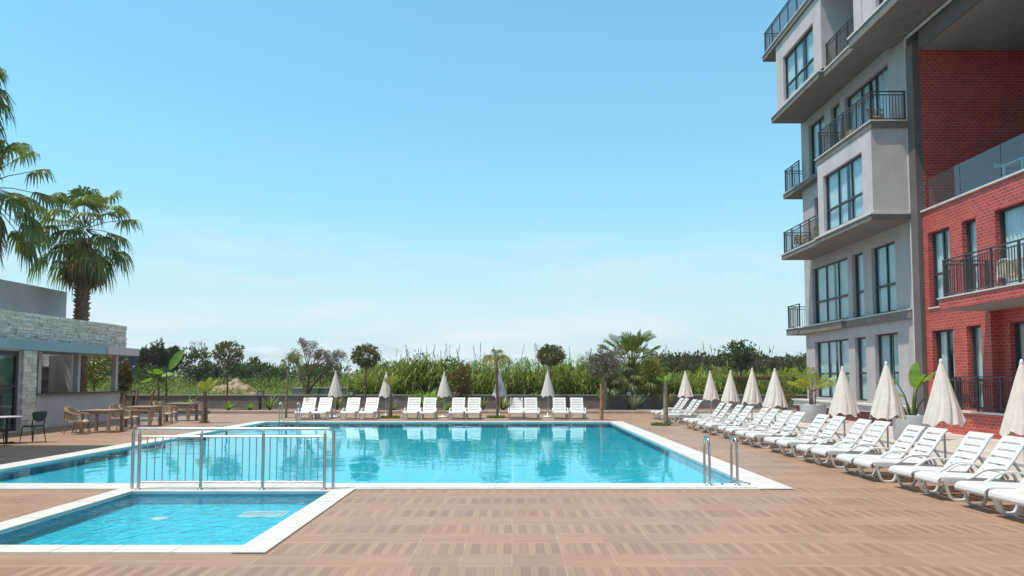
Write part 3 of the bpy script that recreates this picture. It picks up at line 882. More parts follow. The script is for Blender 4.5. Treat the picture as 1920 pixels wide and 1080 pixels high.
# ------------------------------------------------------------------ chairs on the balconies
def arm_chair(name, label, cat, loc, rz, m1, m2, group=None, sc=1):
    t = empty(name, loc, label, cat, group, rz)
    g = MB()                                                 # seat shell
    n = 10; vs = []
    for i in range(n+1):
        a = -1 + 2*i/n
        for j in range(7):
            b = -1 + 2*j/6
            w = .25 * (1 - .12*max(0, b)**2)
            vs.append((w*a, .23*b, .425 - .02*(1-a*a)*(1-b*b*.5) - .015*(b < -.8)))
    m_ = 7
    fs = [(i*m_+j, (i+1)*m_+j, (i+1)*m_+j+1, i*m_+j+1) for i in range(n) for j in range(6)]
    g.add(vs, fs, True)
    g.add([(x, y, z - .03) for x, y, z in vs], fs, True)
    rim = [vs[i*m_] for i in range(n+1)] + [vs[n*m_+j] for j in range(1, 7)] + [vs[i*m_+6] for i in range(n-1, -1, -1)] + [vs[j] for j in range(5, -1, -1)]
    g.tube([(x, y, z - .015) for x, y, z in rim], .022, 6)
    g.build('seat', m1, t)
    hoop = [(.27, -.23, .62), (.285, -.10, .645), (.28, .05, .665), (.25, .18, .72), (.17, .275, .80), (.06, .31, .835),
            (-.06, .31, .835), (-.17, .275, .80), (-.25, .18, .72), (-.28, .05, .665), (-.285, -.10, .645), (-.27, -.23, .62)]
    g = MB(); sub = []
    for a, b in zip(hoop[2:9], hoop[3:10]):
        for k in range(4): sub.append(tuple(a[i] + (b[i]-a[i])*k/4 for i in range(3)))
    sub.append(hoop[9])
    vs = []
    for p in sub:
        for k in range(5):
            q = k/4
            vs.append((p[0]*(1 - .10*q), p[1] - .05*q*(p[1] > .0), p[2] + (.43 - p[2])*q))
    nn = len(sub)
    fs = [(i*5+k, (i+1)*5+k, (i+1)*5+k+1, i*5+k+1) for i in range(nn-1) for k in range(4)]
    g.add(vs, fs, True); g.add([(x*.97, y - .012, z) for x, y, z in vs], fs, True)
    g.build('backrest', m1, t)
    g = MB(); g.tube(hoop, .024, 8); g.build('arm_hoop', m2, t)
    for sx_ in (-1, 1):
        g = MB(); g.tube([(.27*sx_, -.23, .62), (.268*sx_, -.245, .40), (.27*sx_, -.26, 0)], [.022, .019, .016], 8); g.build('leg', m2, t)
        g = MB(); g.tube([(.235*sx_, .2, .70), (.235*sx_, .22, .42), (.25*sx_, .30, 0)], [.018, .018, .015], 8); g.build('leg', m2, t)
    return t
arm_chair('balcony_chair', 'cream plastic armchair on the brick wing balcony behind its railing', 'chair', (13.55, 19.4, 4.16), R(115), 'cream', 'plastic')
arm_chair('balcony_chair', 'brown armchair on the upper grey balcony at its near corner', 'chair', (13.5, 26.15, 10.98), R(60), 'wicker', 'wicker')
arm_chair('balcony_chair', 'pale armchair on the upper grey balcony away from the near corner', 'chair', (13.5, 28.3, 10.98), R(-60), 'wicker2', 'wicker2')
arm_chair('balcony_chair', 'wicker armchair at the sea end of the middle grey balcony', 'chair', (13.4, 33.0, 7.64), R(10), 'wicker2', 'wicker2')
arm_chair('balcony_chair', 'wicker armchair beside the window box on the middle grey balcony', 'chair', (13.4, 30.9, 7.64), R(170), 'wicker2', 'wicker2')
def low_table(loc, label, s=.5, h=.45, m='wicker2'):
    t = empty('side_table', loc, label, 'table')
    g = MB(); g.box(-s/2, s/2, -s/2, s/2, h-.04, h); g.build('table_top', m, t, bevel=.01)
    for a in (-1, 1):
        for b in (-1, 1):
            g = MB(); x, y = a*(s/2-.04), b*(s/2-.04); g.box(x-.025, x+.025, y-.025, y+.025, 0, h-.04); g.build('leg', m, t)
low_table((13.4, 31.95, 7.64), 'brown side table between two wicker armchairs on the middle grey balcony')
low_table((13.35, 18.5, 4.18), 'white plastic table beside the cream armchair on the brick wing balcony', .7, .7, 'plastic')
tt = empty('terrace_table', (15.4, 21.2, 7.53), 'white square table behind the roof terrace glass', 'table')
g = MB(); g.box(-.45, .45, -.45, .45, .70, .75); g.build('table_top', 'plastic', tt, bevel=.01)
for a in (-1, 1):
    for b in (-1, 1):
        g = MB(); g.box(a*.4-.03, a*.4+.03, b*.4-.03, b*.4+.03, 0, .70); g.build('leg', 'plastic', tt)
arm_chair('terrace_chair', 'pale rounded armchair behind the roof terrace glass', 'chair', (15.3, 19.9, 7.53), R(80), 'teal', 'teal')

# ------------------------------------------------------------------ bar building on the left
A = empty('bar_building', (-17, 25, 0), 'single storey poolside bar with a split stone parapet and open serving counter', 'building', world=True)
ax = mapX(-16.6, -1)
g = MB(); y1 = 30.9
z = 3.10
while z < 4.02:
    h = rng.uniform(.06, .12); h = min(h, 4.06 - z)
    y = 10.0 + rng.uniform(0, .3)
    while y < y1:
        w = rng.uniform(.16, .5); w = min(w, y1 - y + .03)
        d = rng.uniform(-.05, .012)
        mbox(g, ax, y + .004, y + w - .004, z + .004, z + h - .004, d, .12); y += w
    z += h
g.build('stone_parapet', 'stone', A)
g = MB(); z = 0
while z < 2.74:
    h = min(rng.uniform(.09, .15), 2.745 - z)
    y = 24.1
    while y < 24.78:
        w = rng.uniform(.18, .4); w = min(w, 24.8 - y)
        mbox(g, mapX(-16.35, -1), y, y + w - .006, z + .003, z + h - .003, rng.uniform(-.03, .01), .12)
        y += w
    x_ = -16.46
    z += h
g.box(-17.0, -16.45, 24.11, 24.78, 0, 2.745)
g.build('stone_pier', 'stone', A)
g = MB(); g.box(-24, -16.72, 10, 25.5, 3.09, 4.0); g.box(-18.4, -16.72, 25.5, 30.88, 3.09, 4.0); g.build('roof', 'mauve', A)
g = MB(); g.box(-24, -16.25, 10, 25.5, 2.75, 3.085); g.box(-18.4, -16.25, 25.5, 28.9, 2.75, 3.085); g.build('fascia', 'teal', A)  # teal along the front length, mauve on the end piece
g = MB(); g.box(-18.4, -16.2, 28.903, 31.3, 2.76, 3.07); g.build('canopy_end', 'mauve', A)
g = MB(); g.box(-17.25, -17.0, 25.8, 31.3, 0, 1.2); g.box(-18.5, -17.25, 25.8, 26.0, 0, 1.2); g.build('counter_wall', 'barwall', A)
g = MB(); g.box(-17.5, -16.85, 25.3, 31.4, 1.2, 1.255); g.build('counter_top', 'counter', A)
for y in (26.0, 28.35, 31.05):
    g = MB(); g.box(-17.2, -17.02, y - .09, y + .09, 1.255, 2.75); g.build('post', 'mauve', A)
g = MB(); g.box(-17.25, -17.0, 24.8, 25.3, 0, 2.75); g.build('bar_jamb', 'barwall', A)
g = MB(); g.box(-21.99, -18.65, 30.5, 30.7, 0, 2.9); g.box(-21.99, -21.8, 25.5, 30.5, 0, 2.75); g.build('back_wall', 'barwall', A)
g = MB()
for z in (1.3, 1.72, 2.24): g.box(-19.95, -19.35, 30.1, 30.498, z, z + .06)
g.box(-19.35, -19.27, 30.1, 30.498, .9, 2.74); g.box(-20.03, -19.95, 30.1, 30.498, .9, 2.74)
g.build('shelf', 'mauve', A)
gm = mapX(-16.45, -1)
g = MB(); wall_face(g, gm, 10, 24.1, 0, 2.75, [(17.9, 24.05, .06, 2.7)], .1); g.build('front_wall', 'mauve', A)
f = MB()
for y0, y1_ in ((17.95, 18.03), (20.9, 21.0), (23.9, 24.0)): mbox(f, gm, y0, y1_, .06, 2.7, .0, .09)
for z0, z1 in ((.06, .16), (2.55, 2.7), (1.5, 1.58)):
    mbox(f, gm, 18.03, 20.9, z0, z1, .004, .086); mbox(f, gm, 21.0, 23.9, z0, z1, .004, .086)
dw = f.build('glass_door', 'frame', A)
g = MB(); mbox(g, gm, 18.03, 23.9, .16, 2.55, .04, .05)
pp = g.build('pane', 'glass', dw, base=A.location); pp.location = (0, 0, 0)
g = MB(); g.box(-34, -22, 20, 35.4, -.3, 6.05); g.build('upper_block', 'bluegrey', A)
# tall wing out of view, added to cast the shade on the deck at left
H = empty('added_shade_wing', (-18, 11, 0), 'unseen tall pale wing left of the pool, added to shade the deck', 'building', world=True)
g = MB(); hx = mapX(-14.9, -1)
hops = [(y, y + 2.2, z, z + 1.9) for y in (2.5, 6.5, 10.5, 14.5) for z in (1.0, 4.2, 7.4, 10.0)]
wall_face(g, hx, 1, 17.7, 0, 12.4, hops, .2)
g.quad((-14.9, 17.7, 0), (-30, 17.7, 0), (-30, 17.7, 12.4), (-14.9, 17.7, 12.4))
g.quad((-14.9, 1, 0), (-30, 1, 0), (-30, 1, 12.4), (-14.9, 1, 12.4))
g.quad((-14.9, 1, 12.4), (-30, 1, 12.4), (-30, 17.7, 12.4), (-14.9, 17.7, 12.4))
g.build('wing_wall', 'hotel', H)
for k, o in enumerate(hops): window(H, hx, *o, 2, [], .1, seed=100 + k)

# ------------------------------------------------------------------ sun loungers
def make_lounger():
    t = empty('sun_lounger', (0, 0, 0), '', 'sun lounger')
    fy = lambda y: .18 + .835*y if y < 1.1 else y
    def fp(path): return [(fy(a), b*.9) for a, b in path]
    def panel(path, slots, w=.63, border=.075, th=.03):
        """slotted panel: path of (y,z); slots at arc positions"""
        mb = MB()
        P = [Vector((0, a, b)) for a, b in path]
        Ls = [0]
        for a, b in zip(P, P[1:]): Ls.append(Ls[-1] + (b-a).length)
        def at(s):
            for i in range(len(P)-1):
                if s <= Ls[i+1] + 1e-9:
                    q = (s - Ls[i]) / (Ls[i+1] - Ls[i]); p = P[i].lerp(P[i+1], q); return (p.y, p.z)
            return (P[-1].y, P[-1].z)
        def sub(s0, s1, x, wd):
            ss = [s0] + [l for l in Ls if s0 + .004 < l < s1 - .004] + [s1]
            mb.ribbon([at(s) for s in ss], x, wd, th)
        for sx_ in (-1, 1): sub(0, Ls[-1], sx_ * (w/2 - border/2), border)
        ed = [0] + [v for s in slots for v in (s - .012, s + .012)] + [Ls[-1]]
        for a, b in zip(ed[::2], ed[1::2]): sub(a, b, 0, w - 2*border)
        return mb
    seat = [(.012, .265), (.0, .30), (.012, .34), (.05, .368), (.12, .38), (.35, .375), (.7, .362), (1.10, .345)]
    panel(fp(seat), [.28, .42, .56, .70, .84]).build('seat', 'plastic', t, bevel=.008)
    c, s = math.cos(R(53)), math.sin(R(53))
    back = []
    for k in range(9):
        q = k/8; L = .74*q; bow = .022*math.sin(q*PI) ; roll = -.03*max(0, q-.88)/.12
        back.append((1.09 + L*c + bow*s*.8 + roll*s*-1, 0.322 + L*s - bow*c*.8 + roll*c*.2))
    panel(back, [.10, .23, .36, .49, .62], .58, .085).build('backrest', 'plastic', t, bevel=.008)
    for sx_ in (-1, 1):
        g = MB()
        g.ribbon(fp([(.09, .34), (.35, .335), (.8, .32), (1.3, .30), (1.52, .29)]), sx_*.305, .035, .075); g.build('side_rail', 'plastic', t, bevel=.006)
        g = MB()                                                             # looped front leg
        g.ribbon(fp([(.07, .345), (.12, .31), (.155, .23), (.185, .13), (.215, .06), (.26, .025), (.33, .018), (.42, .018), (.475, .035), (.505, .09), (.53, .18), (.555, .31)]), sx_*.305, .05, .034)
        g.build('leg', 'plastic', t, bevel=.007)
        g = MB()                                                             # arched armrest
        g.ribbon(fp([(.50, .355), (.58, .385), (.66, .43), (.75, .485), (.86, .515), (.98, .52), (1.10, .515), (1.20, .49), (1.27, .43), (1.30, .34)]), sx_*.335, .05, .03)
        g.build('armrest', 'plastic', t, bevel=.007)
        g = MB()
        g.ribbon(fp([(1.26, .30), (1.29, .2), (1.32, .07), (1.35, .016), (1.43, .016), (1.47, .06), (1.50, .16), (1.52, .29)]), sx_*.305, .05, .034)
        g.build('leg', 'plastic', t, bevel=.007)
        g = MB(); g.ribbon(fp([(1.30, .70), (1.42, .49), (1.54, .28)]), sx_*.22, .03, .03); g.build('back_prop', 'plastic', t)
    return t
proto = make_lounger()
ORD = ['first', 'second', 'third', 'fourth', 'fifth', 'sixth', 'seventh', 'eighth', 'ninth', 'tenth', 'eleventh']
used = [0]
def put_lounger(x, y, rz, label, group):
    if not used[0]:
        used[0] = 1
        proto.location = (x, y, 0); proto.rotation_euler = (0, 0, rz); proto['label'] = label; proto['group'] = group
        return
    dup(proto, (x, y, 0), rz, label, group)
far_px = [(567, 598), (652, 687), (769, 801), (855, 886), (967, 998), (1052, 1085)]
hints = ['by the pool ladder', 'left of the low fan palm', 'right of the low fan palm', 'left of the tall drooping palm', 'right of the tall drooping palm', 'nearest the wooden stake']
for i, pr in enumerate(far_px):
    for j, px in enumerate(pr):
        Y = 31.35
        put_lounger((px - 960) / 1350 * Y * 1.0, Y - .1 + rng.uniform(-.05, .05), R(rng.uniform(-1.5, 1.5)),
                    f'white lounger behind the pool, {("left", "right")[j]} one of the pair {hints[i]}', 'white loungers lined up behind the pool')
right_y = [(32.3, 31.45), (30.0, 29.1), (26.0, 25.15), (24.0, 23.0), (21.75, 20.85), (19.75, 18.95), (17.6, 16.8), (15.6, 14.85), (13.6, 12.9), (11.74, 11.0), (9.95, 9.2)]
for i, pr in enumerate(right_y):
    for j, y in enumerate(pr):
        put_lounger(6.05 + rng.uniform(-.04, .04), y, R(-90 + rng.uniform(-2, 2)),
                    f'white lounger in the right row, {("farther", "nearer")[j]} one of the {ORD[i]} pair from the far end', 'white loungers in the row on the right')

# ------------------------------------------------------------------ closed parasols
def canopy_mesh(seed, R0=.295, z0=.96, z1=2.06):
    r2 = random.Random(seed); g = MB(); n = 64; m = 22
    folds = [r2.uniform(.8, 1.2) for _ in range(8)]; ph = [r2.uniform(-.12, .12) for _ in range(8)]
    vs = []
    for i in range(m+1):
        q = i/m
        for k in range(n):
            a = 2*PI*k/n
            seg = a/(2*PI)*8; s_ = int(seg) % 8; fr2 = seg - int(seg)
            pl = math.sin(PI*fr2)                      # bulge between two ribs
            pl2 = math.sin(2*PI*(fr2 + ph[s_])*1.5)
            r = R0*(1-q)**.94 + .028
            r *= 1 + (.16*pl*folds[s_] + .05*pl2 - .08) * (1 - .55*q)
            tw = .25*(1-q)*math.sin(q*3 + seed)
            z = z0 + (z1-z0)*q + (.03*math.sin(PI*fr2*2 + seed) + .035*pl*(1 if s_ % 2 else -1)) * (1-q)**5
            vs.append((r*math.cos(a+tw), r*math.sin(a+tw), z))
    g.add(vs, [(i*n+k, i*n+(k+1) % n, (i+1)*n+(k+1) % n, (i+1)*n+k) for i in range(m) for k in range(n)], True)
    return g
def make_umbrella(seed, m, base):
    t = empty('parasol', (0, 0, 0), '', 'parasol')
    canopy_mesh(seed).build('canopy', m, t, recalc=True)
    g = MB(); g.tube([(0, 0, .05), (0, 0, 2.04)], .019, 10); g.build('pole', 'polew', t)
    g = MB(); g.lathe([(.03, 2.05), (.034, 2.075), (.028, 2.10), (.016, 2.13), (.0, 2.14)], 12); g.build('finial', 'plastic', t)
    g = MB(); g.lathe([(.0, .0), (.24, .0), (.25, .02), (.24, .06), (.10, .085), (.045, .10), (.04, .22), (.0, .22)], 24); g.build('base', 'plastic', t)
    return t
fars = make_umbrella(3, 'canvas2', True)
FU = [(630, 'beside the loungers by the pool ladder'), (725, 'behind the low fan palm'), (833, 'in the middle of the back row'), (937, 'behind the tall drooping palm'), (1027, 'in front of the right round topped tree')]
for k, (px, lb) in enumerate(FU):
    loc = ((px - 960) / 1350 * 33.2, 33.2, 0)
    lb = 'closed off-white parasol behind the pool, ' + lb
    if k == 0: fars.location = loc; fars['label'] = lb; fars['group'] = 'closed parasols behind the pool'
    else: dup(fars, loc, k*1.3, lb, 'closed parasols behind the pool', (1, 1, rng.uniform(.985, 1.015)))
    [fars if k == 0 else None]
nearu = [make_umbrella(s, 'canvas', True) for s in (11, 12, 13)]
RU = [30.8, 26.9, 24.55, 22.4, 20.4, 16.15, 14.32, 12.42, 10.5]
for k, y in enumerate(RU):
    lb = f'closed cream parasol behind the right row of loungers, {ORD[k]} from the far end'
    x = 7.95; y = y*7.95/7.42
    if k < 3: u = nearu[k]; u.location = (x, y, 0); u['label'] = lb; u['group'] = 'closed parasols in the right row'
    else: u = dup(nearu[k % 3], (x, y, 0), 0, lb, 'closed parasols in the right row')
    u.rotation_euler = (R(rng.uniform(-.8, .8)), R(rng.uniform(-1.2, .3)), k*.9)
    s_ = rng.uniform(.97, 1.02); u.scale = (rng.uniform(.95, 1.1),)*2 + (s_,)

# ------------------------------------------------------------------ steel barrier and pool ladders
t = empty('steel_barrier', (-4.5, 11.72, .02), 'polished steel barrier with vertical bars between the two pools', 'railing')
xs = [-1.62, 1.62]
def arc(cx, cz, r, a0, a1, n=6): return [(cx + r*math.cos(a0+(a1-a0)*k/n), 0, cz + r*math.sin(a0+(a1-a0)*k/n)) for k in range(n+1)]
g = MB(); g.tube([(-1.62, 0, 0)] + arc(-1.54, .88, .08, PI, PI/2) + arc(1.54, .88, .08, PI/2, 0) + [(1.62, 0, 0)], .025, 12); g.build('outer_frame', 'steel', t)
px_ = [-1.49, -.495, .50, 1.49]
for x in px_:
    g = MB(); g.tube([(x, -.05, 0), (x, -.05, .885)], .025, 12)
    g.tube([(x, -.05, .885), (x, -.05, .90), (x, -.02, .945)], [.012, .012, .008], 8)
    g.lathe([(.05, 0), (.05, .012), (.03, .016)], 16, x, -.05); g.build('post', 'steel', t)
for z in (.84, .115):
    for a, b in zip(px_, px_[1:]):
        g = MB(); g.tube([(a, -.05, z), (b, -.05, z)], .016, 10); g.build('cross_rail', 'steel', t)
for a, b, n in ((px_[0], px_[1], 7), (px_[1], px_[2], 8), (px_[2], px_[3], 8)):
    for k in range(n):
        x = a + (b-a)*(k+1)/(n+1)
        g = MB(); g.tube([(x, -.05, .115), (x, -.05, .84)], .009, 8, caps=False); g.build('bar', 'steel', t)
def ladder(loc, rz, label, w=.52):
    t = empty('pool_ladder', loc, label, 'ladder', rz=rz, group='steel pool ladders')
    for sx_ in (-1, 1):
        x = sx_*w/2
        pts = [(x, 0, .0), (x, 0, .52)]
        for k in range(1, 9):
            a = PI*k/8
            pts.append((x, .16 - .16*math.cos(a), .58 + .22*math.sin(a)))
        pts += [(x, .32, .3), (x, .32, -.19)]
        g = MB(); g.tube(pts, .021, 12); g.lathe([(.055, .0), (.055, .012), (.03, .02)], 16, x, 0); g.build('hand_rail', 'steel', t)
    for z in (-.10,):
        g = MB(); g.box(-w/2+.02, w/2-.02, .285, .355, z-.015, z+.015); g.build('step', 'steel', t)
    return t
ladder((3.52, 12.10, .02), 0, 'steel pool ladder at the near right corner of the pool', .46)
ladder((-9.1, 29.75, .02), PI, 'steel pool ladder at the far left end of the pool', .72)

# ------------------------------------------------------------------ tables and chairs by the bar
def wicker_table(loc, label, m='tabletop'):
    t = empty('wicker_table', loc, label, 'table', 'brown tables beside the bar')
    g = MB(); g.box(-.5, .5, -.48, .48, .70, .745); g.build('table_top', m, t, bevel=.008)
    g = MB(); g.box(-.46, .46, -.44, -.40, .62, .70); g.box(-.46, .46, .40, .44, .62, .70); g.box(-.46, -.42, -.40, .40, .62, .70); g.box(.42, .46, -.40, .40, .62, .70); g.build('apron', m, t)
    for a in (-1, 1):
        for b in (-1, 1):
            g = MB(); g.box(a*.44-.045, a*.44+.045, b*.42-.045, b*.42+.045, 0, .699); g.build('leg', m, t, bevel=.006)
for (x, y), lb in zip(((-13.75, 24.3), (-13.9, 27.3), (-14.0, 30.7)), ('nearest of the brown tables in front of the bar counter', 'middle of the brown tables in front of the bar counter', 'farthest of the brown tables beyond the end of the bar')):
    wicker_table((x, y, 0), lb)
WC = [((-14.0, 23.35), 95, 'first wicker armchair at the nearest table, closest to the pool barrier'), ((-14.5, 24.05), 80, 'wicker armchair behind the front one, at the bar side of the nearest table'),
      ((-13.75, 25.35), 80, 'wicker armchair on the far side of the nearest table'), ((-13.85, 26.15), 92, 'wicker armchair on the near side of the middle table'),
      ((-14.4, 26.7), 78, 'wicker armchair at the bar side of the middle table'), ((-13.75, 28.45), 84, 'wicker armchair on the far side of the middle table'),
      ((-14.05, 29.55), 90, 'wicker armchair on the near side of the farthest table'), ((-14.6, 30.1), 78, 'wicker armchair at the bar end of the farthest table'),
      ((-13.75, 31.75), 85, 'wicker armchair on the far side of the farthest table')]
ch0 = None
for (x, y), a, lb in WC:
    if ch0 is None: ch0 = arm_chair('wicker_armchair', lb, 'chair', (x, y, 0), R(a), 'wicker2', 'wicker', 'wicker armchairs around the brown tables')
    else: dup(ch0, (x, y, 0), R(a), lb)
def cafe_chair(loc, rz, label):
    t = empty('cafe_chair', loc, label, 'chair', 'dark teal chairs by the glass front', rz)
    g = MB(); n = 20
    top = [(.21*math.copysign(abs(math.cos(2*PI*k/n))**.6, math.cos(2*PI*k/n)), .20*math.copysign(abs(math.sin(2*PI*k/n))**.6, math.sin(2*PI*k/n))) for k in range(n)]
    g.add([(x, y, .43) for x, y in top] + [(x, y, .485) for x, y in top], [tuple(range(n))[::-1], tuple(range(n, 2*n))] + [(k, (k+1) % n, n+(k+1) % n, n+k) for k in range(n)])
    g.build('seat', 'tealseat', t, bevel=.015)
    out = [(-.21, .86), (-.225, .80), (-.20, .70), (-.14, .62), (-.06, .585), (.06, .585), (.14, .62), (.20, .70), (.225, .80), (.21, .86), (.1, .87), (-.1, .87)]
    g = MB(); n = len(out)
    def bk(x, z, o): return (x, .22 + (z-.5)*.16 - .06*(1-(x/.225)**2)*-1 - .04 + o, z)
    g.add([bk(x, z, 0) for x, z in out] + [bk(x, z, .03) for x, z in out], [tuple(range(n)), tuple(range(n, 2*n))[::-1]] + [(k, (k+1) % n, n+(k+1) % n, n+k) for k in range(n)])
    g.build('backrest', 'tealseat', t, bevel=.01)
    for sx_ in (-1, 1):
        g = MB(); g.tube([(sx_*.17, -.17, .43), (sx_*.20, -.22, 0)], [.016, .011], 8); g.build('leg', 'black', t)
        g = MB(); g.tube([(sx_*.18, .26, .82), (sx_*.175, .19, .45), (sx_*.20, .26, 0)], [.012, .016, .011], 8); g.build('leg', 'black', t)
cafe_chair((-13.5, 20.4, 0), R(-108), 'dark teal chair facing the round table from the counter side')
cafe_chair((-13.75, 19.3, 0), R(118), 'dark teal chair partly outside the frame at the left edge')
t = empty('pedestal_table', (-13.95, 20.0, 0), 'round table with a black pedestal between the dark teal chairs', 'table')
g = MB(); g.lathe([(0, .715), (.36, .715), (.37, .73), (.36, .745), (0, .745)], 32); g.build('table_top', 'pot', t)
g = MB(); g.tube([(0, 0, .03), (0, 0, .714)], .035, 10); g.build('pedestal', 'black', t)
g = MB(); g.box(-.26, .26, -.03, .03, .003, .035); g.box(-.03, .03, -.26, -.03, .003, .035); g.box(-.03, .03, .03, .26, .003, .035); g.build('foot', 'black', t)

# ------------------------------------------------------------------ planters by the hotel
def big_pot(loc, label):
    t = empty('round_planter', loc, label, 'planter', 'pale round planters by the hotel')
    g = MB(); g.lathe([(0, .0), (.455, .0), (.47, .02), (.49, .70), (.49, .72), (.455, .72), (.455, .66)], 40); g.build('pot', 'pot', t)
    g = MB(); g.lathe([(0, .655), (.455, .655)], 24); g.build('soil_fill', 'soil', t)
big_pot((11.9, 28.6, .05), 'pale round planter under the feathery palm by the grey block')
big_pot((11.27, 20.4, .05), 'pale round planter under the broad leaved plant by the brick corner')

# ------------------------------------------------------------------ foliage helpers
def rv(r2=rng):
    while True:
        v = Vector((r2.uniform(-1, 1), r2.uniform(-1, 1), r2.uniform(-1, 1)))
        if .05 < v.length < 1: return v
def leaf(mb, p, d, L, w, nrm=None, fold=.15):
    d = d.normalized()
    s_ = d.cross(nrm if nrm is not None else rv()); s_ = s_.normalized() if s_.length > 1e-5 else d.orthogonal().normalized()
    u = s_.cross(d)
    mb.add([p, p + d*L*.5 + s_*w/2 + u*w*fold, p + d*L, p + d*L*.5 - s_*w/2 + u*w*fold], [(0, 1, 2, 3)])
def crown(mb, c, rad, n, L, w, seed=0, rough=.28, hollow=.35, gaps=.42, freq=2.2, up=.35):
    r2 = random.Random(seed); c = Vector(c); k = 0; tries = 0
    while k < n and tries < n*8:
        tries += 1
        v = rv(r2); l = v.length
        if l < hollow: continue
        u = v.normalized()
        lump = 1 + rough * mnoise.noise(u*2.1 + Vector((seed*3.7, seed, 1)))*2
        p = Vector((v.x*rad[0], v.y*rad[1], v.z*rad[2]))*lump
        if mnoise.noise(Vector((v.x, v.y, v.z))*freq + Vector((seed, 5, seed*2))) < -.25 + gaps*.4*(l-.4): continue
        d = (u + rv(r2)*.9 + Vector((0, 0, up*.3)))
        leaf(mb, c + p, d, L*r2.uniform(.6, 1.2), w*r2.uniform(.7, 1.2))
        k += 1
def branchy(mb, p, d, L, r, depth, r2, tips, spread=.6, up=.15):
    p = Vector(p); d = Vector(d).normalized()
    q = p + d*L*.5 + rv(r2)*L*.06; e = p + d*L + rv(r2)*L*.05
    mb.tube([p, q, e], [r, r*.82, r*.66], 6 if depth > 1 else 5, caps=False)
    if depth == 0:
        tips.append((e, d)); return
    for k in range(2 if depth > 2 else 3):
        nd_ = (d + rv(r2)*spread + Vector((0, 0, up))).normalized()
        branchy(mb, e, nd_, L*r2.uniform(.62, .85), r*.62, depth-1, r2, tips, spread, up)
def fan_frond(lf, pt, o, az, el, pet, rad, r2, n=20, hang=.6, spread=115, wf=.40):
    o = Vector(o)
    f = Vector((math.cos(az)*math.cos(el), math.sin(az)*math.cos(el), math.sin(el)))
    e = o + f*pet - Vector((0, 0, pet*.10))
    m_ = o + f*pet*.5
    pt.tube([o, m_, e], [.028, .02, .014], 5, caps=False)
    s_ = Vector((-math.sin(az), math.cos(az), 0)); s_ = (s_ + rv(r2)*.15).normalized()
    nrm = f.cross(s_)
    fd = (f - Vector((0, 0, .25))).normalized()
    for k in range(n):
        a = R(-spread + 2*spread*(k+.5)/n)
        L = rad*(.72 + .28*math.cos(a*.7))*r2.uniform(.9, 1.08)
        dr = (fd*math.cos(a) + s_*math.sin(a)).normalized()
        w = rad*2*R(spread)/n*wf
        ws = dr.cross(nrm).normalized()
        pts, wid = [], []
        for q, ww in ((0, .12), (.3, .42), (.55, .75), (.78, .45), (1.0, .06)):
            h = max(0, q - .42)/.58
            pp = e + dr*L*(q - .16*h*h) - Vector((0, 0, hang*L*h**1.6*(.5+.5*r2.random())))
            pp += nrm*(.05*L*math.sin(q*PI)) * (1 if k % 2 else -1)*.35
            pts.append(pp); wid.append(w*ww)
        lf.strip(pts, wid, (ws + nrm*(.35 if k % 2 else -.35)).normalized())
def feather_frond(lf, pt, o, az, el, L, r2, n=22, ll=.45, droop=.9, w=.018, vee=.5, rr=.016):
    o = Vector(o); pts = []
    for k in range(9):
        q = k/8
        h = math.cos(el)*q*L*(1 - .12*q*q*droop); z = math.sin(el)*q*L - droop*L*.55*q**2.2
        pts.append(o + Vector((math.cos(az)*h, math.sin(az)*h, z)))
    pt.tube(pts, [rr*(1-.75*k/8) for k in range(9)], 5, caps=False)
    side = Vector((-math.sin(az), math.cos(az), 0))
    for k in range(n):
        q = .16 + .84*(k+.5)/n
        i = min(7, int(q*8)); p = pts[i].lerp(pts[i+1], q*8 - i); d = (pts[i+1]-pts[i]).normalized()
        up = side.cross(d)
        l_ = ll*(.55 + .9*math.sin(PI*min(1, q*.85 + .12)))*.75
        for sg in (-1, 1):
            dr = (d*.55 + side*sg*.85 + up*vee*.5 + rv(r2)*.10).normalized()
            tip = p + dr*l_ - Vector((0, 0, l_*.28))
            mid = p + dr*l_*.5 + Vector((0, 0, l_*.03))
            lf.strip([p, mid, tip], [w*.6, w, w*.15], d)

def ptx(px, Y): return (px - 960) / 1350 * Y
def hz(py, Y): return 1.8 + (709 - py) / 1350 * Y

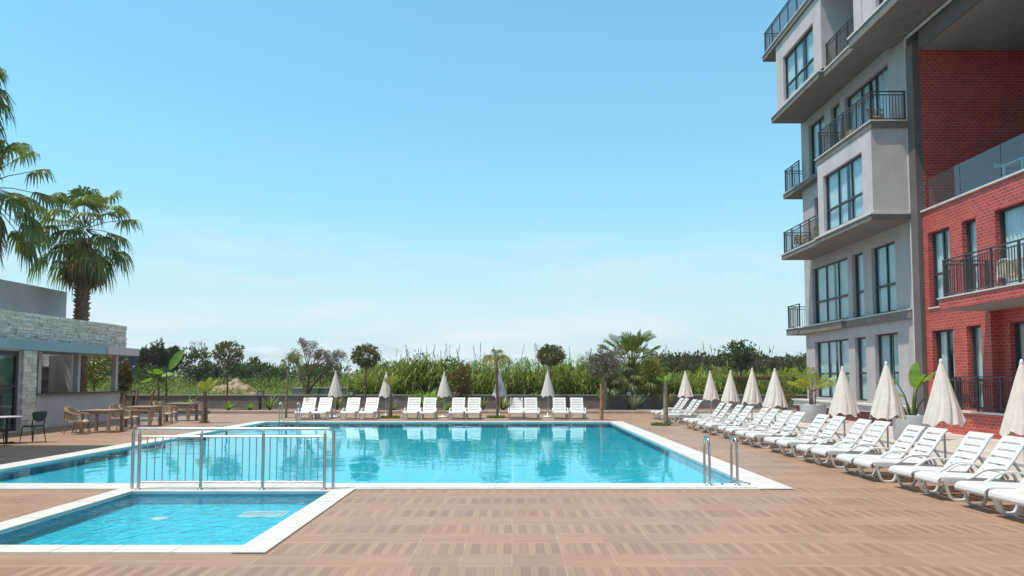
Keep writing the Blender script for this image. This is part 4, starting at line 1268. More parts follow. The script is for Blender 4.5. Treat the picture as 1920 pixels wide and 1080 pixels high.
# ------------------------------------------------------------------ tall fan palms on the left
def washingtonia(x, y, zc, label, seed, trunk_r=.36, nf=42, rad=1.05, pet=1.65, group='tall fan palms behind the bar', base=0, boots=True, skirt=1.0):
    r2 = random.Random(seed)
    t = empty('fan_palm', (x, y, base), label, 'palm tree', group)
    H_ = zc - base
    g = MB(); n = 14; prof = []; TH = H_; H_ = H_ - .6
    steps = int(H_/.11)
    for i in range(steps + 1):
        z = H_*i/steps
        prof.append((Vector((.04*math.sin(z*.6+seed), .03*math.cos(z*.5), z)), trunk_r*(1.12 - .22*z/H_)*(1 + .05*math.sin(i*2.4))))
    g.tube([p for p, _ in prof], [q for _, q in prof], n)
    if boots:
        z = .2
        i = 0
        while z < H_ - .1:                                   # leaf-base stubs wound round the trunk
            for k in range(6):
                a = 2*PI*(k/6 + i*.083) + r2.uniform(-.1, .1)
                rr = trunk_r*(1.10 - .22*z/H_)
                d = Vector((math.cos(a), math.sin(a), .75))
                p = Vector((math.cos(a)*rr*.94, math.sin(a)*rr*.94, z + r2.uniform(-.03, .03)))
                s_ = Vector((-math.sin(a), math.cos(a), 0))
                L = r2.uniform(.10, .19)
                g.add([p - s_*.085 - Vector((0,0,.07)), p + s_*.085 - Vector((0,0,.07)), p + s_*.06 + d*L, p - s_*.06 + d*L, p + s_*.05 + Vector((0,0,.12)), p - s_*.05 + Vector((0,0,.12))],
                      [(0, 1, 2, 3), (3, 2, 4, 5), (0, 3, 5), (1, 4, 2)])
            z += .155; i += 1
    g.build('trunk', 'bark2', t)
    H_ = TH
    lf, pt, dl = MB(), MB(), MB()
    for k in range(nf):
        q = k/nf
        el = R(82 - 138*q + r2.uniform(-9, 9)); az = k*2.399 + r2.uniform(-.2, .2)
        o = (.1*math.cos(az), .1*math.sin(az), H_ + .15 - .5*q)
        fan_frond(lf, pt, o, az, el, pet*(.75 + .4*r2.random())*(.7 if q < .15 else 1), rad*r2.uniform(.85, 1.12), r2, 22, hang=.5 + .7*q)
    for k in range(int(46*skirt)):
        az = k*2.399 + r2.uniform(-.3, .3)
        el = R(-48 - 36*r2.random())
        fan_frond(dl, dl, (.28*math.cos(az), .28*math.sin(az), H_ - .45 - 1.1*r2.random()), az, el, .45*r2.uniform(.6, 1.2), rad*r2.uniform(.8, 1.2), r2, 12, hang=.5, spread=50)
    lf.build('fronds', 'palm', t, recalc=False); pt.build('leaf_stalks', 'olive', t, recalc=False); dl.build('dead_skirt', 'dead', t, recalc=False)
    return t
washingtonia(ptx(150, 34), 34, 9.05, 'tall fan palm with a shaggy dead leaf skirt rising behind the bar', 5, .26, nf=36)
washingtonia(-21.5, 28.6, 9.6, 'fan palm with half its crown cut off by the left edge of the frame', 6, .30, pet=2.05, nf=40, rad=1.15)
washingtonia(-20.55, 26.2, 12.9, 'highest fan palm at the left edge, only its drooping tips in view', 9, .30, nf=30, pet=1.15, rad=.95, skirt=.5)

# big squat fan palm right of the middle
def squat_palm():
    r2 = random.Random(21); Y = 40.0; x = ptx(1190, Y)
    t = empty('squat_fan_palm', (x, 41.2, -.1), 'broad squat fan palm with a dark shaggy skirt beside the olive tree', 'palm tree')
    g = MB(); g.tube([(0, 0, 0), (0, 0, 1.2), (0, 0, 2.3)], [.36, .32, .24], 12); g.build('trunk', 'bark', t)
    lf, pt, dl = MB(), MB(), MB()
    for k in range(76):
        q = k/76
        el = R(85 - 112*q + r2.uniform(-6, 6)); az = k*2.399
        fan_frond(lf, pt, (.1*math.cos(az), .1*math.sin(az), 2.55 - .4*q), az, el, 1.7*r2.uniform(.55, 1.12), 1.0*r2.uniform(.85, 1.15), r2, 16, hang=.10 + .3*q, spread=52, wf=.34)
    for k in range(36):
        az = k*2.399
        fan_frond(dl, dl, (.2*math.cos(az), .2*math.sin(az), 2.2 - .8*r2.random()), az, R(-50 - 30*r2.random()), .6*r2.uniform(.6, 1.2), .8*r2.uniform(.8, 1.1), r2, 14, hang=.5, spread=70)
    lf.build('fronds', 'palm', t, recalc=False); pt.build('leaf_stalks', 'palm2', t, recalc=False); dl.build('dead_skirt', 'bush', t, recalc=False)
squat_palm()

# ------------------------------------------------------------------ round-topped clipped trees
def topiary(px, Y, zc, rad, label, seed, m='topi', leafn=1500, trunk=.05, fork=True):
    x = ptx(px, Y); r2 = random.Random(seed)
    t = empty('round_topped_tree', (x, Y, .1), label, 'tree', 'round topped trees in the planted bed')
    zc -= .1
    g = MB(); b0 = zc - rad[2]*.75
    g.tube([(0, 0, 0), (.02, .01, b0*.5), (0, 0, b0)], [trunk*1.15, trunk*.95, trunk*.85], 8)
    tips = []
    for k in range(5):
        a = 2*PI*k/5 + .3
        branchy(g, (0, 0, b0 - .03), (math.cos(a)*.6, math.sin(a)*.6, .9), rad[2]*.62, trunk*.5, 2, r2, tips, .7)
    g.build('trunk', 'bark', t)
    g = MB(); crown(g, (0, 0, zc), rad, leafn, .17, .085, seed, rough=.16, hollow=.45, gaps=.25, freq=3.2)
    g.build('crown', m, t, recalc=False)
topiary(427, 39.0, 3.12, (.74, .74, .60), 'round topped tree with a loose crown standing left behind the yellow palm', 31, leafn=1300)
topiary(686, 39.0, 3.0, (.70, .70, .58), 'neatly round topped tree behind the loungers left of the reeds', 32, leafn=1700)
topiary(1032, 39.3, 3.03, (.72, .72, .50), 'flat round topped tree behind the rightmost parasol of the back row', 33, leafn=1700)
def loose_tree(name, px, Y, base, zc, rad, label, seed, m, n, L, w, mt='barkl', depth=4, r=.09, cat='tree', group=None, hollow=.25, gaps=.6, rough=.35, spread=.6):
    x = ptx(px, Y); r2 = random.Random(seed)
    t = empty(name, (x, Y, base), label, cat, group)
    zc -= base
    g = MB(); tips = []
    b0 = max(.15, zc - rad[2]*.9)
    g.tube([(0, 0, 0), (.05, 0, b0*.5), (.02, 0, b0)], [r*1.3, r, r*.9], 8)
    for k in range(3):
        a = 2*PI*k/3 + seed
        branchy(g, (.02, 0, b0 - .05), (math.cos(a)*.5, math.sin(a)*.5, 1), rad[2]*.5, r*.62, depth-1, r2, tips, spread)
    g.build('trunk', mt, t)
    g = MB(); crown(g, (0, 0, zc), rad, n, L, w, seed, rough=rough, hollow=hollow, gaps=gaps)
    g.build('crown', m, t, recalc=False)
    return t
loose_tree('garden_tree', 1388, 44, -.3, 3.2, (.85, .8, .85), 'green tree with a pale trunk behind the right parasols', 41, 'bush', 1500, .2, .11)
loose_tree('olive_tree', 1133, 38.5, .1, 2.55, (1.0, .9, .85), 'olive tree with grey green leaves left of the squat fan palm', 42, 'olive', 4200, .15, .04, 'barkl', 4, .11, spread=.5)
def bare_olive():
    Y = 41.6; r2 = random.Random(77)
    t = empty('bare_olive_tree', (ptx(578, Y), Y, -.35), 'nearly leafless tree with a forked trunk behind the left loungers', 'tree')
    g = MB(); tips = []
    g.tube([(0, 0, 0), (.05, 0, .7), (-.03, 0, 1.25)], [.26, .19, .17], 9)
    for d, L in (((-.45, .1, 1), .85), ((.6, 0, 1), .85), ((.1, -.2, 1), .95), ((-.1, .3, 1), .8)):
        branchy(g, (-.02, 0, 1.2), d, L, .10, 5, r2, tips, .62, .12)
    g.build('trunk', 'bark', t)
    g = MB()
    for p, d in tips:
        for k in range(14): leaf(g, p + rv(r2)*.24, d + rv(r2)*.9, .12, .035)
    g.build('crown', 'sparse', t, recalc=False)
bare_olive()

# ------------------------------------------------------------------ small palms on the deck and in the bed
def small_palm(px, Y, label, seed, trunk_h, trunk_r, fr, m='palm2', base=0.0, mt='bark', cat='palm tree', lean=(0, 0), name='young_palm', patch=False):
    r2 = random.Random(seed)
    t = empty(name, (ptx(px, Y), Y, base), label, cat)
    g = MB(); n = 14
    g.tube([(lean[0]*k/n, lean[1]*k/n, trunk_h*k/n) for k in range(n+1)], [trunk_r*(1.25 - .4*k/n)*(1 + .06*(k % 2)) for k in range(n+1)], 9)
    g.build('trunk', mt, t)
    lf, pt = MB(), MB()
    for (az, el, L, ll, dr) in fr:
        feather_frond(lf, pt, (lean[0], lean[1], trunk_h - .03), R(az), R(el), L, r2, 24, ll, dr, .010)
    lf.build('fronds', m, t, recalc=False); pt.build('leaf_stalks', m, t, recalc=False)
    return t
small_palm(386, 29.1, 'young palm with a tuft of yellow fronds growing out of the deck beside the tables', 51, 1.25, .085,
           [(20, 60, .8, .28, .5), (60, 75, .75, .25, .3), (140, 70, .6, .25, .4), (0, 40, .6, .25, .7), (200, 60, .55, .22, .6), (280, 65, .6, .25, .5), (330, 50, .55, .25, .8)], 'yellow')
small_palm(538, 33.0, 'thin weeping palm arching over beside the far pool ladder', 52, 2.2, .05,
           [(5, 86, 2.6, .85, 1.7), (12, 72, 2.2, .8, 1.6), (180, 70, .7, .4, 1.3), (350, 40, 1.3, .55, 1.6), (200, 80, .9, .5, 1.0)], 'palm2', lean=(.05, 0), mt='barkl')
small_palm(933, 32.9, 'tall palm with a drooping feathery crown growing from the deck behind the pool', 53, 2.55, .052,
           [(k*50, 62 - (k % 3)*12, 1.05, .5, 1.25) for k in range(8)] + [(40, 85, .8, .4, .6), (200, 85, .9, .4, .7)], 'gold', lean=(-.05, 0))
small_palm(1247, 27.6, 'short thick palm stump with few new leaves before the far right loungers', 54, 1.65, .078,
           [(180, 50, .45, .2, .5), (150, 75, .5, .2, .3), (20, 70, .5, .2, .4), (60, 60, .4, .2, .4)], 'lime', mt='barkl')
def fan_sapling():
    Y = 33.0; r2 = random.Random(55)
    t = empty('fan_palm_sapling', (ptx(735, Y), Y - .35, 0), 'low fan palm with upright yellow green leaves in front of a parasol', 'palm tree')
    g = MB(); g.tube([(0, 0, 0), (.0, 0, .7), (.04, 0, 1.3)], [.11, .075, .05], 8); g.build('trunk', 'bark', t)
    lf, pt = MB(), MB()
    for az, el in ((0, 82), (70, 78), (180, 80), (250, 70), (300, 84), (120, 88)):
        fan_frond(lf, pt, (.04, 0, 1.25), R(az), R(el), .22, .62, r2, 14, .05, 42)
    lf.build('fronds', 'yellow', t, recalc=False); pt.build('leaf_stalks', 'palm2', t, recalc=False)
fan_sapling()
t = empty('wooden_stake', (ptx(1127, 31.4), 31.4, 0), 'orange brown stake with a small leafy shoot behind the right end of the pool', 'stake')
g = MB(); g.tube([(0, 0, 0), (.01, 0, .8), (0, 0, 1.55)], [.085, .075, .06], 9); g.build('stake_post', 'orange', t)
lf = MB(); r2 = random.Random(4)
for k in range(9):
    a = k*2.4; fan = Vector((math.cos(a)*.35, math.sin(a)*.35, 1)); leaf(lf, Vector((0, 0, 1.45)), fan, r2.uniform(.45, .75), .06)
lf.build('shoot', 'palm2', t, recalc=False)

def blade_tuft(name, px, Y, base, label, seed, n, L, w, m, spread=.9, droop=.5, cat='plant', r0=.05, group=None):
    r2 = random.Random(seed)
    o = empty(name, (ptx(px, Y), Y, base), label, cat, group)
    g = MB()
    for k in range(n):
        a = r2.uniform(0, 2*PI); e = r2.uniform(.1, spread)
        d = Vector((math.cos(a)*e, math.sin(a)*e, 1)).normalized(); l = L*r2.uniform(.6, 1.1)
        s_ = Vector((-math.sin(a), math.cos(a), 0))
        b = Vector((math.cos(a)*r0*r2.random(), math.sin(a)*r0*r2.random(), 0))
        pts = [b + d*l*q + Vector((math.cos(a), math.sin(a), -.6))*(droop*l*.35*q*q) for q in (0, .35, .7, 1)]
        g.strip(pts, [w*.7, w, w*.7, w*.08], s_)
    g.build('leaves', m, o, recalc=False)
    return o
blade_tuft('yucca', 508, 38.6, .1, 'spiky green yucca at the foot of the wall right of a lamp', 61, 36, .95, .035, 'palm2', .9)
blade_tuft('agave', 470, 38.3, .1, 'small bright agave at the foot of the wall left of a lamp', 62, 26, .5, .03, 'lime', 1.3)
blade_tuft('agave', 431, 38.2, .1, 'small bright agave in the bed behind the yellow palm', 63, 24, .6, .035, 'lime', 1.1)
blade_tuft('agave', 738, 38.4, .1, 'grey spiky agave behind the low fan palm', 64, 60, .75, .018, 'greyl', 1.6, .2)
blade_tuft('corn_plant', 800, 38.6, .1, 'broad leaved light green plant behind the second pair of loungers from the left', 65, 80, 1.5, .06, 'lime', 1.2, .9)
blade_tuft('grass_tuft', 1188, 38.0, .1, 'large grey green grass tuft in front of the squat fan palm', 66, 150, 1.05, .012, 'greyl', .8, .4)
blade_tuft('yucca', 840, 38.2, .1, 'small green yucca behind the middle parasol', 67, 30, .5, .03, 'lime', 1.1)
blade_tuft('yucca', 944, 38.4, .1, 'broad leafed green yucca beside the tall drooping palm', 68, 44, .9, .045, 'palm2', 1.0)
blade_tuft('yucca', 355, 38.8, .1, 'green sago palm in the bed behind the tables', 69, 40, .85, .03, 'palm2', .9)
blade_tuft('yucca', 1250, 38.4, .1, 'upright leafy plant against the wall behind the palm stump', 70, 34, 1.2, .04, 'scrub', .45)
blade_tuft('yucca', 905, 38.6, .1, 'small leafy plant against the wall left of the tall drooping palm', 71, 26, .8, .04, 'scrub', .6)
blade_tuft('yucca', 633, 38.6, .1, 'small leafy plant against the wall behind the leftmost parasol', 72, 26, .8, .04, 'scrub', .5)
def shrub(px, Y, base, zc, rad, label, seed, m, n, L=.15, w=.08, name='shrub', cat='shrub', group=None):
    return loose_tree(name, px, Y, base, zc, rad, label, seed, m, n, L, w, 'bark', 3, .05, cat, group, .2, .5, .3)
shrub(865, 39.3, .1, 1.65, (.5, .45, .95), 'reddish green croton bush behind the middle of the back row', 81, 'fire', 1300, .2, .07)
shrub(1222, 39.6, .1, 1.95, (.62, .5, 1.15), 'yellow flecked shrub right of the squat fan palm', 82, 'gold', 1700, .14, .08)
shrub(233, 39.4, .1, 1.75, (.36, .36, .95), 'reddish orange bush at the end of the bar', 83, 'fire', 1500, .18, .08)
shrub(178, 42.5, -.3, 2.5, (1.15, 1.0, 1.0), 'bright green tree seen through the bar opening', 84, 'gold', 2600, .17, .09, 'garden_tree', 'tree')
shrub(1468, 38.6, .1, 1.0, (.45, .45, .95), 'tall yellowish weeds at the end of the wall near the grey block', 85, 'gold', 1300, .2, .03)

def banana(px, Y, label, leaves, seed, h, m='lime', lm=1.25):
    r2 = random.Random(seed)
    t = empty('banana_plant', (ptx(px, Y), Y, .1), label, 'plant', 'banana plants left in the bed')
    g = MB(); g.tube([(0, 0, 0), (.03, 0, h*.5), (0, 0, h)], [.075, .06, .035], 8); g.build('stem', 'bark', t)
    lf = MB()
    for az, el, L, w in leaves: broad_leaf(lf, (0, 0, h - .05), R(az), R(el), L, w, r2, .2, .2, R(65 if el > 50 else 30))
    lf.build('leaves', m, t, recalc=False)
def broad_leaf(lf, o, az, el, L, w, r2, pet=.25, curl=.35, twist=0):
    o = Vector(o); n = 12
    s0 = Vector((-math.sin(az), math.cos(az), 0))
    mid, sd = [], []
    for k in range(n+1):
        q = k/n
        h = math.cos(el)*q*L; z = math.sin(el)*q*L - curl*L*q**2.4*.6
        mid.append(o + Vector((math.cos(az)*h, math.sin(az)*h, z)))
    for k in range(n):
        q0, q1 = k/n, (k+1)/n
        def wd(q):
            if q < pet: return .012
            u = (q - pet)/(1 - pet)
            return w*(math.sin(PI*min(1, u*.93 + .07))**.6)*.5 + .004
        d = (mid[k+1]-mid[k]).normalized(); s_ = Matrix.Rotation(twist, 3, d) @ s0
        up = s_.cross(d)*-1
        f = .28
        a0, a1 = wd(q0), wd(q1)
        jit = r2.uniform(-.02, .02)*w
        lf.add([mid[k] - s_*a0 + up*a0*f, mid[k], mid[k] + s_*a0 + up*a0*f, mid[k+1] - s_*a1 + up*(a1*f+jit), mid[k+1], mid[k+1] + s_*a1 + up*(a1*f-jit)],
               [(0, 1, 4, 3), (1, 2, 5, 4)], True)
banana(313, 38.9, 'banana plant with one big upright bright leaf left of the round topped tree', [(35, 62, 1.75, .46), (170, 10, .9, .35), (200, 25, .75, .3), (15, 5, .6, .25)], 91, 1.95)
banana(298, 39.1, 'thin banana plant with two short drooping leaves beside the big leaf', [(180, 35, .8, .35), (20, 20, .9, .4), (185, -10, .9, .25)], 92, 1.75)
for k, (px, h, lb) in enumerate(((226, .95, 'short'), (236, .9, 'narrow'), (249, .75, 'broken'), (258, 1.15, 'taller'))):
    t = empty('cut_stem', (ptx(px, 38.6), 38.6, .1), f'{lb} bare cut stem in the bed behind the tables' + (' beside the lamp' if k == 3 else (' nearest the bar' if k == 0 else '')), 'plant stem', 'bare cut stems in the bed')
    g = MB(); g.tube([(0, 0, 0), (.02, 0, h*.6), (.05*(k - 1.5), 0, h)], [.075, .06, .035], 8); g.build('stem', 'bark2' if k % 2 else 'bark', t)
    g = MB(); leaf(g, Vector((.03, 0, h*.9)), Vector((.3, 0, 1)), .25, .06); leaf(g, Vector((.0, 0, h*.8)), Vector((-.3, -.1, -.6)), .25, .05); g.build('leaf_rag', 'dead', t, recalc=False)
t = empty('cut_stem', (ptx(284, 38.7), 38.7, .1), 'leaning dry cut stem left of the banana plants', 'plant stem', 'bare cut stems in the bed')
g = MB(); g.tube([(0, 0, 0), (.1, 0, .55), (.22, 0, 1.15)], [.085, .07, .045], 8); g.build('stem', 'bark2', t)
g = MB()
for k in range(6): leaf(g, Vector((.1 + .02*k, 0, .6 + .08*k)), Vector((rng.uniform(-1, .4), -.2, -.8)), .35, .06)
g.build('leaf_rag', 'dead', t, recalc=False)

# plants in the round planters
def potted_palm():
    t = empty('potted_palm', (11.9, 28.6, .70), 'feathery yellow green palm growing in the planter by the grey block', 'palm tree'); r2 = random.Random(95)
    g = MB()
    for a, h in ((0, .75), (1.6, .6), (3.1, .8), (4.4, .55)): g.tube([(.1*math.cos(a), .1*math.sin(a), 0), (.12*math.cos(a), .12*math.sin(a), h)], [.035, .025], 7)
    g.build('stems', 'barkl', t)
    lf, pt = MB(), MB()
    for az, el, L in ((185, 60, 1.5), (172, 38, 1.15), (-8, 48, 1.25), (10, 33, 1.3), (90, 86, 1.25), (250, 72, 1.0), (300, 40, 1.0), (215, 45, 1.1), (340, 64, 1.1)):
        feather_frond(lf, pt, (0, 0, .55), R(az), R(el), L, r2, 24, .40, .45, .011, .35)
    lf.build('fronds', 'yellow', t, recalc=False); pt.build('leaf_stalks', 'gold', t, recalc=False)
potted_palm()
def strelitzia():
    t = empty('bird_of_paradise', (11.27, 20.4, .70), 'broad leaved plant with upright paddle leaves in the planter by the brick corner', 'plant'); r2 = random.Random(96)
    g, lf = MB(), MB()
    for bx_, az, top, L, w, el, cu in ((.02, 20, .82, .78, .36, 80, .05), (-.05, 170, .98, .5, .28, 25, .6), (.08, 0, .80, .85, .22, 42, .1), (-.02, 185, .55, .65, .36, 15, .3), (.1, 10, .55, .55, .22, 10, .4), (-.1, 175, .85, .22, .08, 60, .1), (.05, 300, .8, .55, .3, 60, .2), (.1, 340, 1.0, .4, .2, 20, .5)):
        a = R(az); k = {170: .32, 185: .18, 175: .75, 10: .32}.get(az, .10)
        e = (bx_ + math.cos(a)*k, math.sin(a)*k, top)
        g.tube([(bx_, 0, 0), (bx_ + math.cos(a)*k*.35, math.sin(a)*k*.35, top*.6), e], [.03, .022, .014], 6, caps=False)
        broad_leaf(lf, e, a, R(el), L, w, r2, .04, cu)
    g.build('stems', 'palm2', t, recalc=False); lf.build('leaves', 'lime', t, recalc=False)
strelitzia()

# grass round the trunks that grow out of the deck
def grass_patch(px, Y, rx, ry, n, seed):
    r2 = random.Random(seed); g = MB(); x = ptx(px, Y)
    for k in range(n):
        a = r2.uniform(0, 2*PI); q = math.sqrt(r2.random())
        b = Vector((x + math.cos(a)*rx*q, Y + math.sin(a)*ry*q, .0)); h = r2.uniform(.05, .15)
        tip = b + Vector((r2.uniform(-.06, .06), r2.uniform(-.06, .06), h))
        s_ = Vector((r2.uniform(-1, 1), r2.uniform(-1, 1), 0)).normalized()
        g.strip([b, b.lerp(tip, .6), tip], [.012, .01, .002], s_)
    return g
G0 = MB()
for a in ((733, 32.5, .42, .25, 420, 1), (930, 32.7, .42, .22, 380, 2), (1238, 27.55, .38, .22, 300, 3), (386, 29.1, .2, .15, 80, 4)):
    q = grass_patch(*a); G0.add(q.v, q.f)
tag(G0.build('grass', 'grass', recalc=False), kind='stuff')
g = MB()
for px, Y, rx, ry in ((733, 32.5, .5, .3), (930, 32.75, .5, .3), (1245, 27.6, .5, .3), (386, 29.1, .45, .3), (538, 33.0, .4, .3), (1127, 31.4, .5, .3)):
    n = 20; x = ptx(px, Y)
    g.add([(x + rx*math.cos(2*PI*k/n)*(1 + .15*math.sin(k*2.1)), Y + ry*math.sin(2*PI*k/n), .006) for k in range(n)], [tuple(range(n))])
struct('soil', g, 'soil')

# ------------------------------------------------------------------ lamps, kiosk block, pergola, far buildings, poles
def bed_lamp(px, label, Y=39.6):
    t = empty('bed_lamp', (ptx(px, Y), Y, .1), label, 'lamp', 'box lamps along the garden wall')
    g = MB(); g.box(-.05, .05, -.04, .04, 0, .72); g.build('post', 'black', t)
    g = MB()
    for a in (-1, 1):
        for b in (-1, 1): g.box(a*.125-.012, a*.125+.012, b*.125-.012, b*.125+.012, .74, .96)
    g.box(-.14, .14, -.14, .14, .72, .74); g.box(-.14, .14, -.14, .14, .96, .985); g.build('lamp_frame', 'black', t)
    g = MB(); g.box(-.11, .11, -.11, .11, .742, .958); g.build('lamp_glass', 'lampg', t)
bed_lamp(254, 'black box lamp by the cut stems at the end of the bar')
bed_lamp(490, 'black box lamp on the wall left of the nearly leafless tree')
bed_lamp(660, 'black box lamp behind the second pair of white loungers')
bed_lamp(1178, 'black box lamp half hidden by the grey green grass tuft')
t = empty('utility_block', (ptx(604, 43), 43, -.3), 'low beige concrete block behind the wall at the leafless tree', 'utility box', world=True)
g = MB(); x0, x1 = ptx(550, 43), ptx(655, 43)
g.box(x0, x0 + 1.55, 42.7, 43.8, -.35, 1.16); g.box(x0 + 1.75, x1, 42.7, 43.8, -.35, 1.16); g.box(x0 + 1.55, x0 + 1.75, 42.95, 43.8, -.35, 1.10); g.build('block', 'util', t)
g = MB(); g.box(x0 - .05, x1 + .05, 42.62, 43.85, 1.16, 1.24); g.build('cap', 'kerb', t)
t = empty('pergola', (ptx(1427, 42.6), 42.6, -.35), 'low rusty brown timber pergola beyond the right parasols', 'pergola')
g = MB()
for k in range(14): g.box(-1.75 + k*.25, -1.67 + k*.25, -1.0, 1.0, 2.17, 2.26)
g.box(-1.8, 1.75, -.9, -.8, 2.04, 2.17); g.box(-1.8, 1.75, .8, .9, 2.04, 2.17); g.build('roof_slats', 'rust', t)
for a in (-1.6, 1.5):
    for b in (-.85, .85):
        g = MB(); g.box(a-.06, a+.06, b-.06, b+.06, 0, 2.04); g.build('post', 'rust', t)
t = empty('far_hall', (ptx(234, 120), 120, -.35), 'dark navy hall with pale wall lights far behind the bar', 'building')
g = MB(); g.box(-3.3, 2.5, 0, 8, 0, 5.6); g.build('wall', 'farnavy', t)
g = MB(); g.box(-3.5, 2.7, -.2, 8.2, 5.6, 5.85); g.build('roof', 'farnavy', t)
for k in range(7):
    g = MB(); x = -2.9 + k*.8; g.box(x, x + .1, -.08, -.002, .1, 5.4); g.build('wall_fin', 'black', t)
for k, x in enumerate((-2.5, -.1, 1.5, 2.2)):
    g = MB(); g.box(x, x + .3, -.25, -.09, 4.0 + .3*(k % 2), 4.2 + .3*(k % 2)); g.build('wall_light', 'lampg', t)
t = empty('far_hoarding', (ptx(313, 110), 110, -.35), 'tall dark blue panel on posts rising among the far left trees', 'hoarding')
g = MB(); g.box(-.95, .95, 0, .3, 2.5, 6.3); g.build('panel', 'farnavy', t)
for x in (-.6, .6):
    g = MB(); g.tube([(x, .45, 0), (x, .45, 5.0)], .09, 8); g.build('post', 'black', t)
def pole(px, Y, top, label, lamp=True):
    t = empty('street_lamp', (ptx(px, Y), Y, -.35), label, 'street lamp', 'far street lamps')
    h = hz(top, Y) + .35
    g = MB(); g.tube([(0, 0, 0), (0, 0, h)], [.09, .05], 6); g.build('post', 'util', t)
    g = MB(); g.tube([(0, 0, h), (.25, 0, h + .05), (-.25, 0, h + .05)], .05, 5); g.build('lamp_arm', 'util', t)
pole(626, 130, 680, 'thin street lamp left of the two seen over the utility block')
pole(653, 125, 678, 'thin street lamp right of the two seen over the utility block')
pole(306, 100, 658, 'pale street lamp in front of the dark blue panel')
pole(843, 130, 650, 'thin pole rising above the middle of the reeds')
pole(1299, 140, 662, 'thin pole over the far wood on the right')

# ------------------------------------------------------------------ dirt mound
g = MB(); n, m = 40, 14; vs = []
for i in range(n+1):
    for j in range(m+1):
        u, v = i/n*2 - 1, j/m*2 - 1
        h = max(0, 1 - abs(u)**2.2) * max(0, 1 - v*v)
        x, y = u*3.0, v*2.5
        z = h*(1.5 + .5*mnoise.noise((x*.9, y*.9, 3)) + .35*mnoise.noise((x*2.7, y*2.7, 1)) + .15*mnoise.noise((x*7, y*7, 2))) + .35*h*(u > .1)
        vs.append((ptx(432, 62) + x, 62 + y, -.3 + z*1.02))
g.add(vs, [(i*(m+1)+j, (i+1)*(m+1)+j, (i+1)*(m+1)+j+1, i*(m+1)+j+1) for i in range(n) for j in range(m)])
tag(g.build('dirt_mound', 'dirt'), 'pale heap of dug earth in the field behind the round topped tree', 'dirt mound')

# ------------------------------------------------------------------ reeds, field scrub, woods
def reeds():
    r2 = random.Random(101); g = MB()
    for k in range(1900):
        x = r2.uniform(-9.5, 20.5); y = 41.3 + 7*r2.random()**1.4
        px = 960 + x*1350/y
        top = 670 + 20*mnoise.noise((x*.45, 3, 0)) + 18*mnoise.noise((x*1.5, 9, 0))
        if 1365 < px < 1490 and y < 44.2: continue
        if px < 690: top = max(top, 688 + (690 - px)*.12)
        if 1215 < px: top += 24
        h = hz(top, y)*r2.uniform(.5, 1.04) + .35
        b = Vector((x, y, -.35)); ln = Vector((r2.uniform(-.18, .18), r2.uniform(-.18, .18), 1)).normalized()
        tip = b + ln*h
        g.tube([b, b + ln*h*.5, tip], [.014, .012, .006], 3, caps=False, smooth=False)
        nl = 9
        for j in range(nl):
            q = .28 + .70*j/nl + r2.uniform(-.03, .03)
            p = b + ln*h*q; a = r2.uniform(0, 2*PI); l = r2.uniform(.45, .95)
            o = Vector((math.cos(a), math.sin(a), 0)); s_ = Vector((-o.y, o.x, 0))
            dr = r2.uniform(.15, .95)
            w = r2.uniform(.018, .046)
            pts = [p, p + o*l*.38 + Vector((0, 0, l*.42)), p + o*l*.75 + Vector((0, 0, l*(.5 - .35*dr))), p + o*l + Vector((0, 0, l*(.42 - 1.0*dr)))]
            g.strip(pts, [w*.7, w, w*.75, w*.1], s_)
    o = tag(g.build('reeds', 'reed', recalc=False), kind='stuff')
    g = MB()
    for k in range(60):
        x = r2.uniform(-8.2, 6.5); y = r2.uniform(42.5, 46)
        if r2.random() < .25: x = r2.uniform(6.5, 19)
        h = hz(r2.uniform(648, 672), y) + .35
        b = Vector((x, y, 1.2)); ln = Vector((r2.uniform(-.22, .22), r2.uniform(-.1, .1), 1)).normalized()
        tip = b + ln*(h - 1.5)
        g.tube([b, tip], [.012, .008], 4, caps=False)
        for j in range(12):
            leaf(g, tip - ln*.5*(j/12), ln + rv(r2)*.14, .30, .024)
    tag(g.build('reed_plumes', 'plume', recalc=False), kind='stuff')
reeds()
def scrub():
    r2 = random.Random(102); g = MB(); k = 0
    while k < 42000:
        y = 42.5 + 75*r2.random()**1.8
        x = ptx(r2.uniform(120, 1540), y)
        px = 960 + x*1350/y
        cl_ = mnoise.noise((x*.35, y*.18, 4))
        top = .75 + .018*(y - 42) + .75*cl_ + .3*mnoise.noise((x*1.3, y*.9, 8))
        if 385 < px < 475 and y < 63: top = min(top, .85)
        top = min(top, 1.72 + .12*cl_)
        if px > 640: top = min(top + .5, 2.3)
        if 640 < px < 720 and y < 52: top = hz(707 + abs(px-690)*.15, y)*(.92 + .1*cl_)
        if top < -.2: continue
        z = -.35 + (top + .35)*(1 - r2.random()**1.9*.9)
        s_ = .13 + .0042*(y - 42)
        leaf(g, Vector((x, y, z)), Vector((r2.uniform(-1, 1), r2.uniform(-1, 1), r2.uniform(.2, 1.6))), s_*r2.uniform(.8, 1.9), s_*.34)
        k += 1
    tag(g.build('field_scrub', 'scrub', recalc=False), kind='stuff')
scrub()
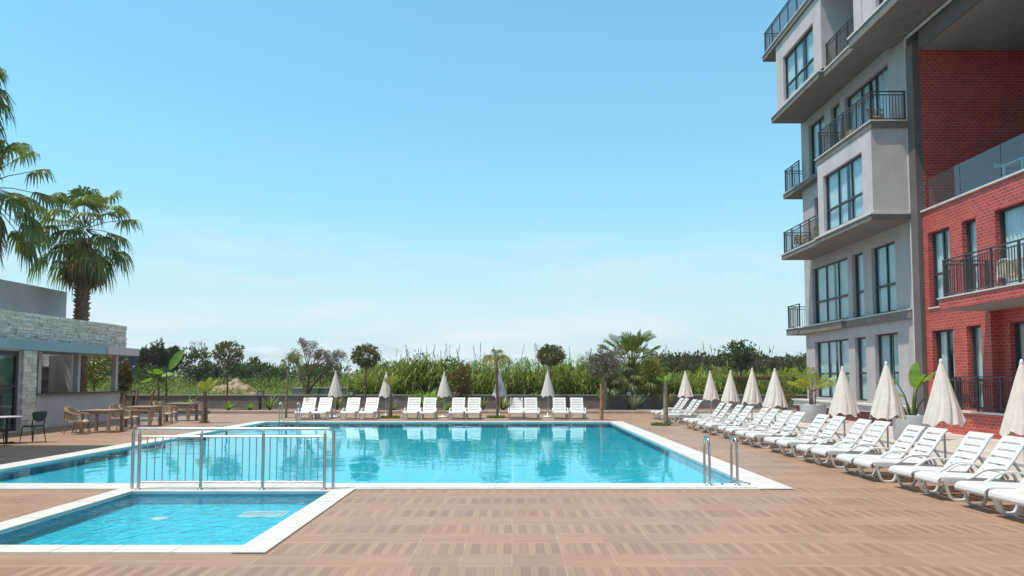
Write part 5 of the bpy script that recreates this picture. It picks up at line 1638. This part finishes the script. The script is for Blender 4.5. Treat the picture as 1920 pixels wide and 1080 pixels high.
def wood(name, spec, n, s_, m, seed):
    r2 = random.Random(seed); g = MB(); blobs = []
    for px0, px1, Y0, Y1, y0, y1, cnt, rr in spec:
        for k in range(cnt):
            px = r2.uniform(px0, px1); Y = r2.uniform(Y0, Y1)
            blobs.append((Vector((ptx(px, Y), Y, 0)), hz(r2.uniform(y0, y1), Y), rr*r2.uniform(.7, 1.3)))
    per = n // len(blobs)
    for i, (c, top, rr) in enumerate(blobs):
        cz = max(.6, top - rr*.9)
        crown(g, (c.x, c.y, cz), (rr, rr, rr*.95), int(per*.75), s_, s_*.45, seed + i, rough=.3, hollow=.35, gaps=.3)
        for k in range(int(per*.25)):
            v = rv(r2); leaf(g, Vector((c.x + v.x*rr, c.y + v.y*rr, r2.uniform(-.3, max(.2, cz)))), rv(r2) + Vector((0, 0, .6)), s_, s_*.45)
    tag(g.build(name, m, recalc=False), kind='stuff')
wood('far_wood', [(1215, 1530, 120, 165, 665, 674, 60, 2.8), (1230, 1530, 108, 120, 675, 684, 40, 2.4), (560, 800, 150, 190, 683, 689, 34, 2.2), (1060, 1240, 130, 160, 684, 692, 16, 2.4), (120, 560, 150, 200, 684, 692, 34, 2.6)], 70000, .85, 'wood', 103)
FT = [(271, 92, 3.9, (.5, .5, 1.6), 'slim dark tree directly right of the far navy hall', 'wood'), (284, 96, 4.1, (.6, .6, 1.9), 'slim dark tree second from the navy hall', 'wood'),
      (301, 98, 4.6, (.75, .7, 1.9), 'slim dark tree left of the blue panel', 'wood'), (327, 104, 4.6, (1.0, 1, 1.6), 'slim dark tree behind the blue panel', 'wood'),
      (281, 70, 1.7, (1.7, 1.5, 1.1), 'wide round bush below the slim dark trees', 'bush'), (369, 76, 3.1, (1.5, 1.4, 1.9), 'dense dark tree with twigs on top left of the round topped tree', 'bush'),
      (398, 90, 2.2, (1.5, 1.4, 1.4), 'dark bush right behind the dense dark tree', 'bush'), (447, 92, 2.2, (1.9, 1.5, 1.4), 'dark bush in the field behind the round topped tree', 'bush'),
      (490, 95, 2.3, (1.8, 1.5, 1.3), 'dark bush right of the earth heap', 'bush'), (520, 88, 1.8, (2.0, 1.5, 1.2), 'greener bush left of the leafless tree', 'bush'),
      (478, 100, 3.0, (.8, .8, 1.3), 'small pointed dark tree in the far field', 'wood'), (788, 42.8, 1.75, (1.5, 1.0, 1.15), 'rounded green bush among the reeds left of the middle parasol', 'dome'),
      (848, 43, 1.7, (1.1, .9, 1.15), 'rounded green bush among the reeds behind the middle parasol', 'dome'), (600, 85, 1.8, (2.6, 1.5, 1.2), 'dark bush in the field right of the leafless tree', 'bush')]
for k, (px, Y, zc, rad, lb, m) in enumerate(FT):
    s_ = .16 + .0035*(Y - 40)
    loose_tree('field_tree' if zc > 2.6 else 'field_bush', px, Y, -.35, zc, rad, lb, 110 + k, m, 1700, s_*1.25, s_*.55, 'bark', 3, .09, 'tree' if zc > 2.6 else 'bush', 'trees and bushes in the field', .25, .45, .32)
# bare twigs of the dense dark tree
tw = [o for o in bpy.data.objects if o.get('label', '').startswith('dense dark tree')][0]
g = MB(); r2 = random.Random(8); tips = []
for k in range(6): branchy(g, (r2.uniform(-1.2, 1), 0, 4.0 + .35), (r2.uniform(-.4, .4), 0, 1), .75, .02, 2, r2, tips, .5, .4)
g.build('bare_twigs', 'bark', tw)

# ------------------------------------------------------------------ air
hm = bpy.data.materials.new('haze'); hm.use_nodes = True
ht = hm.node_tree; ht.nodes.remove(ht.nodes['Principled BSDF'])
pv = nd(ht, 'ShaderNodeVolumePrincipled')
pv.inputs['Color'].default_value = (.90, .96, 1, 1)
pv.inputs['Density'].default_value = 2.0e-4
ht.links.new(pv.outputs[0], ht.nodes['Material Output'].inputs['Volume'])
MAT['haze'] = hm
g = MB(); g.box(-6500, 6500, -400, 6600, -3.5, 620)
o = tag(g.build('haze', 'haze'), kind='stuff')
for o in bpy.data.objects:
    if '_w' in o: del o['_w']
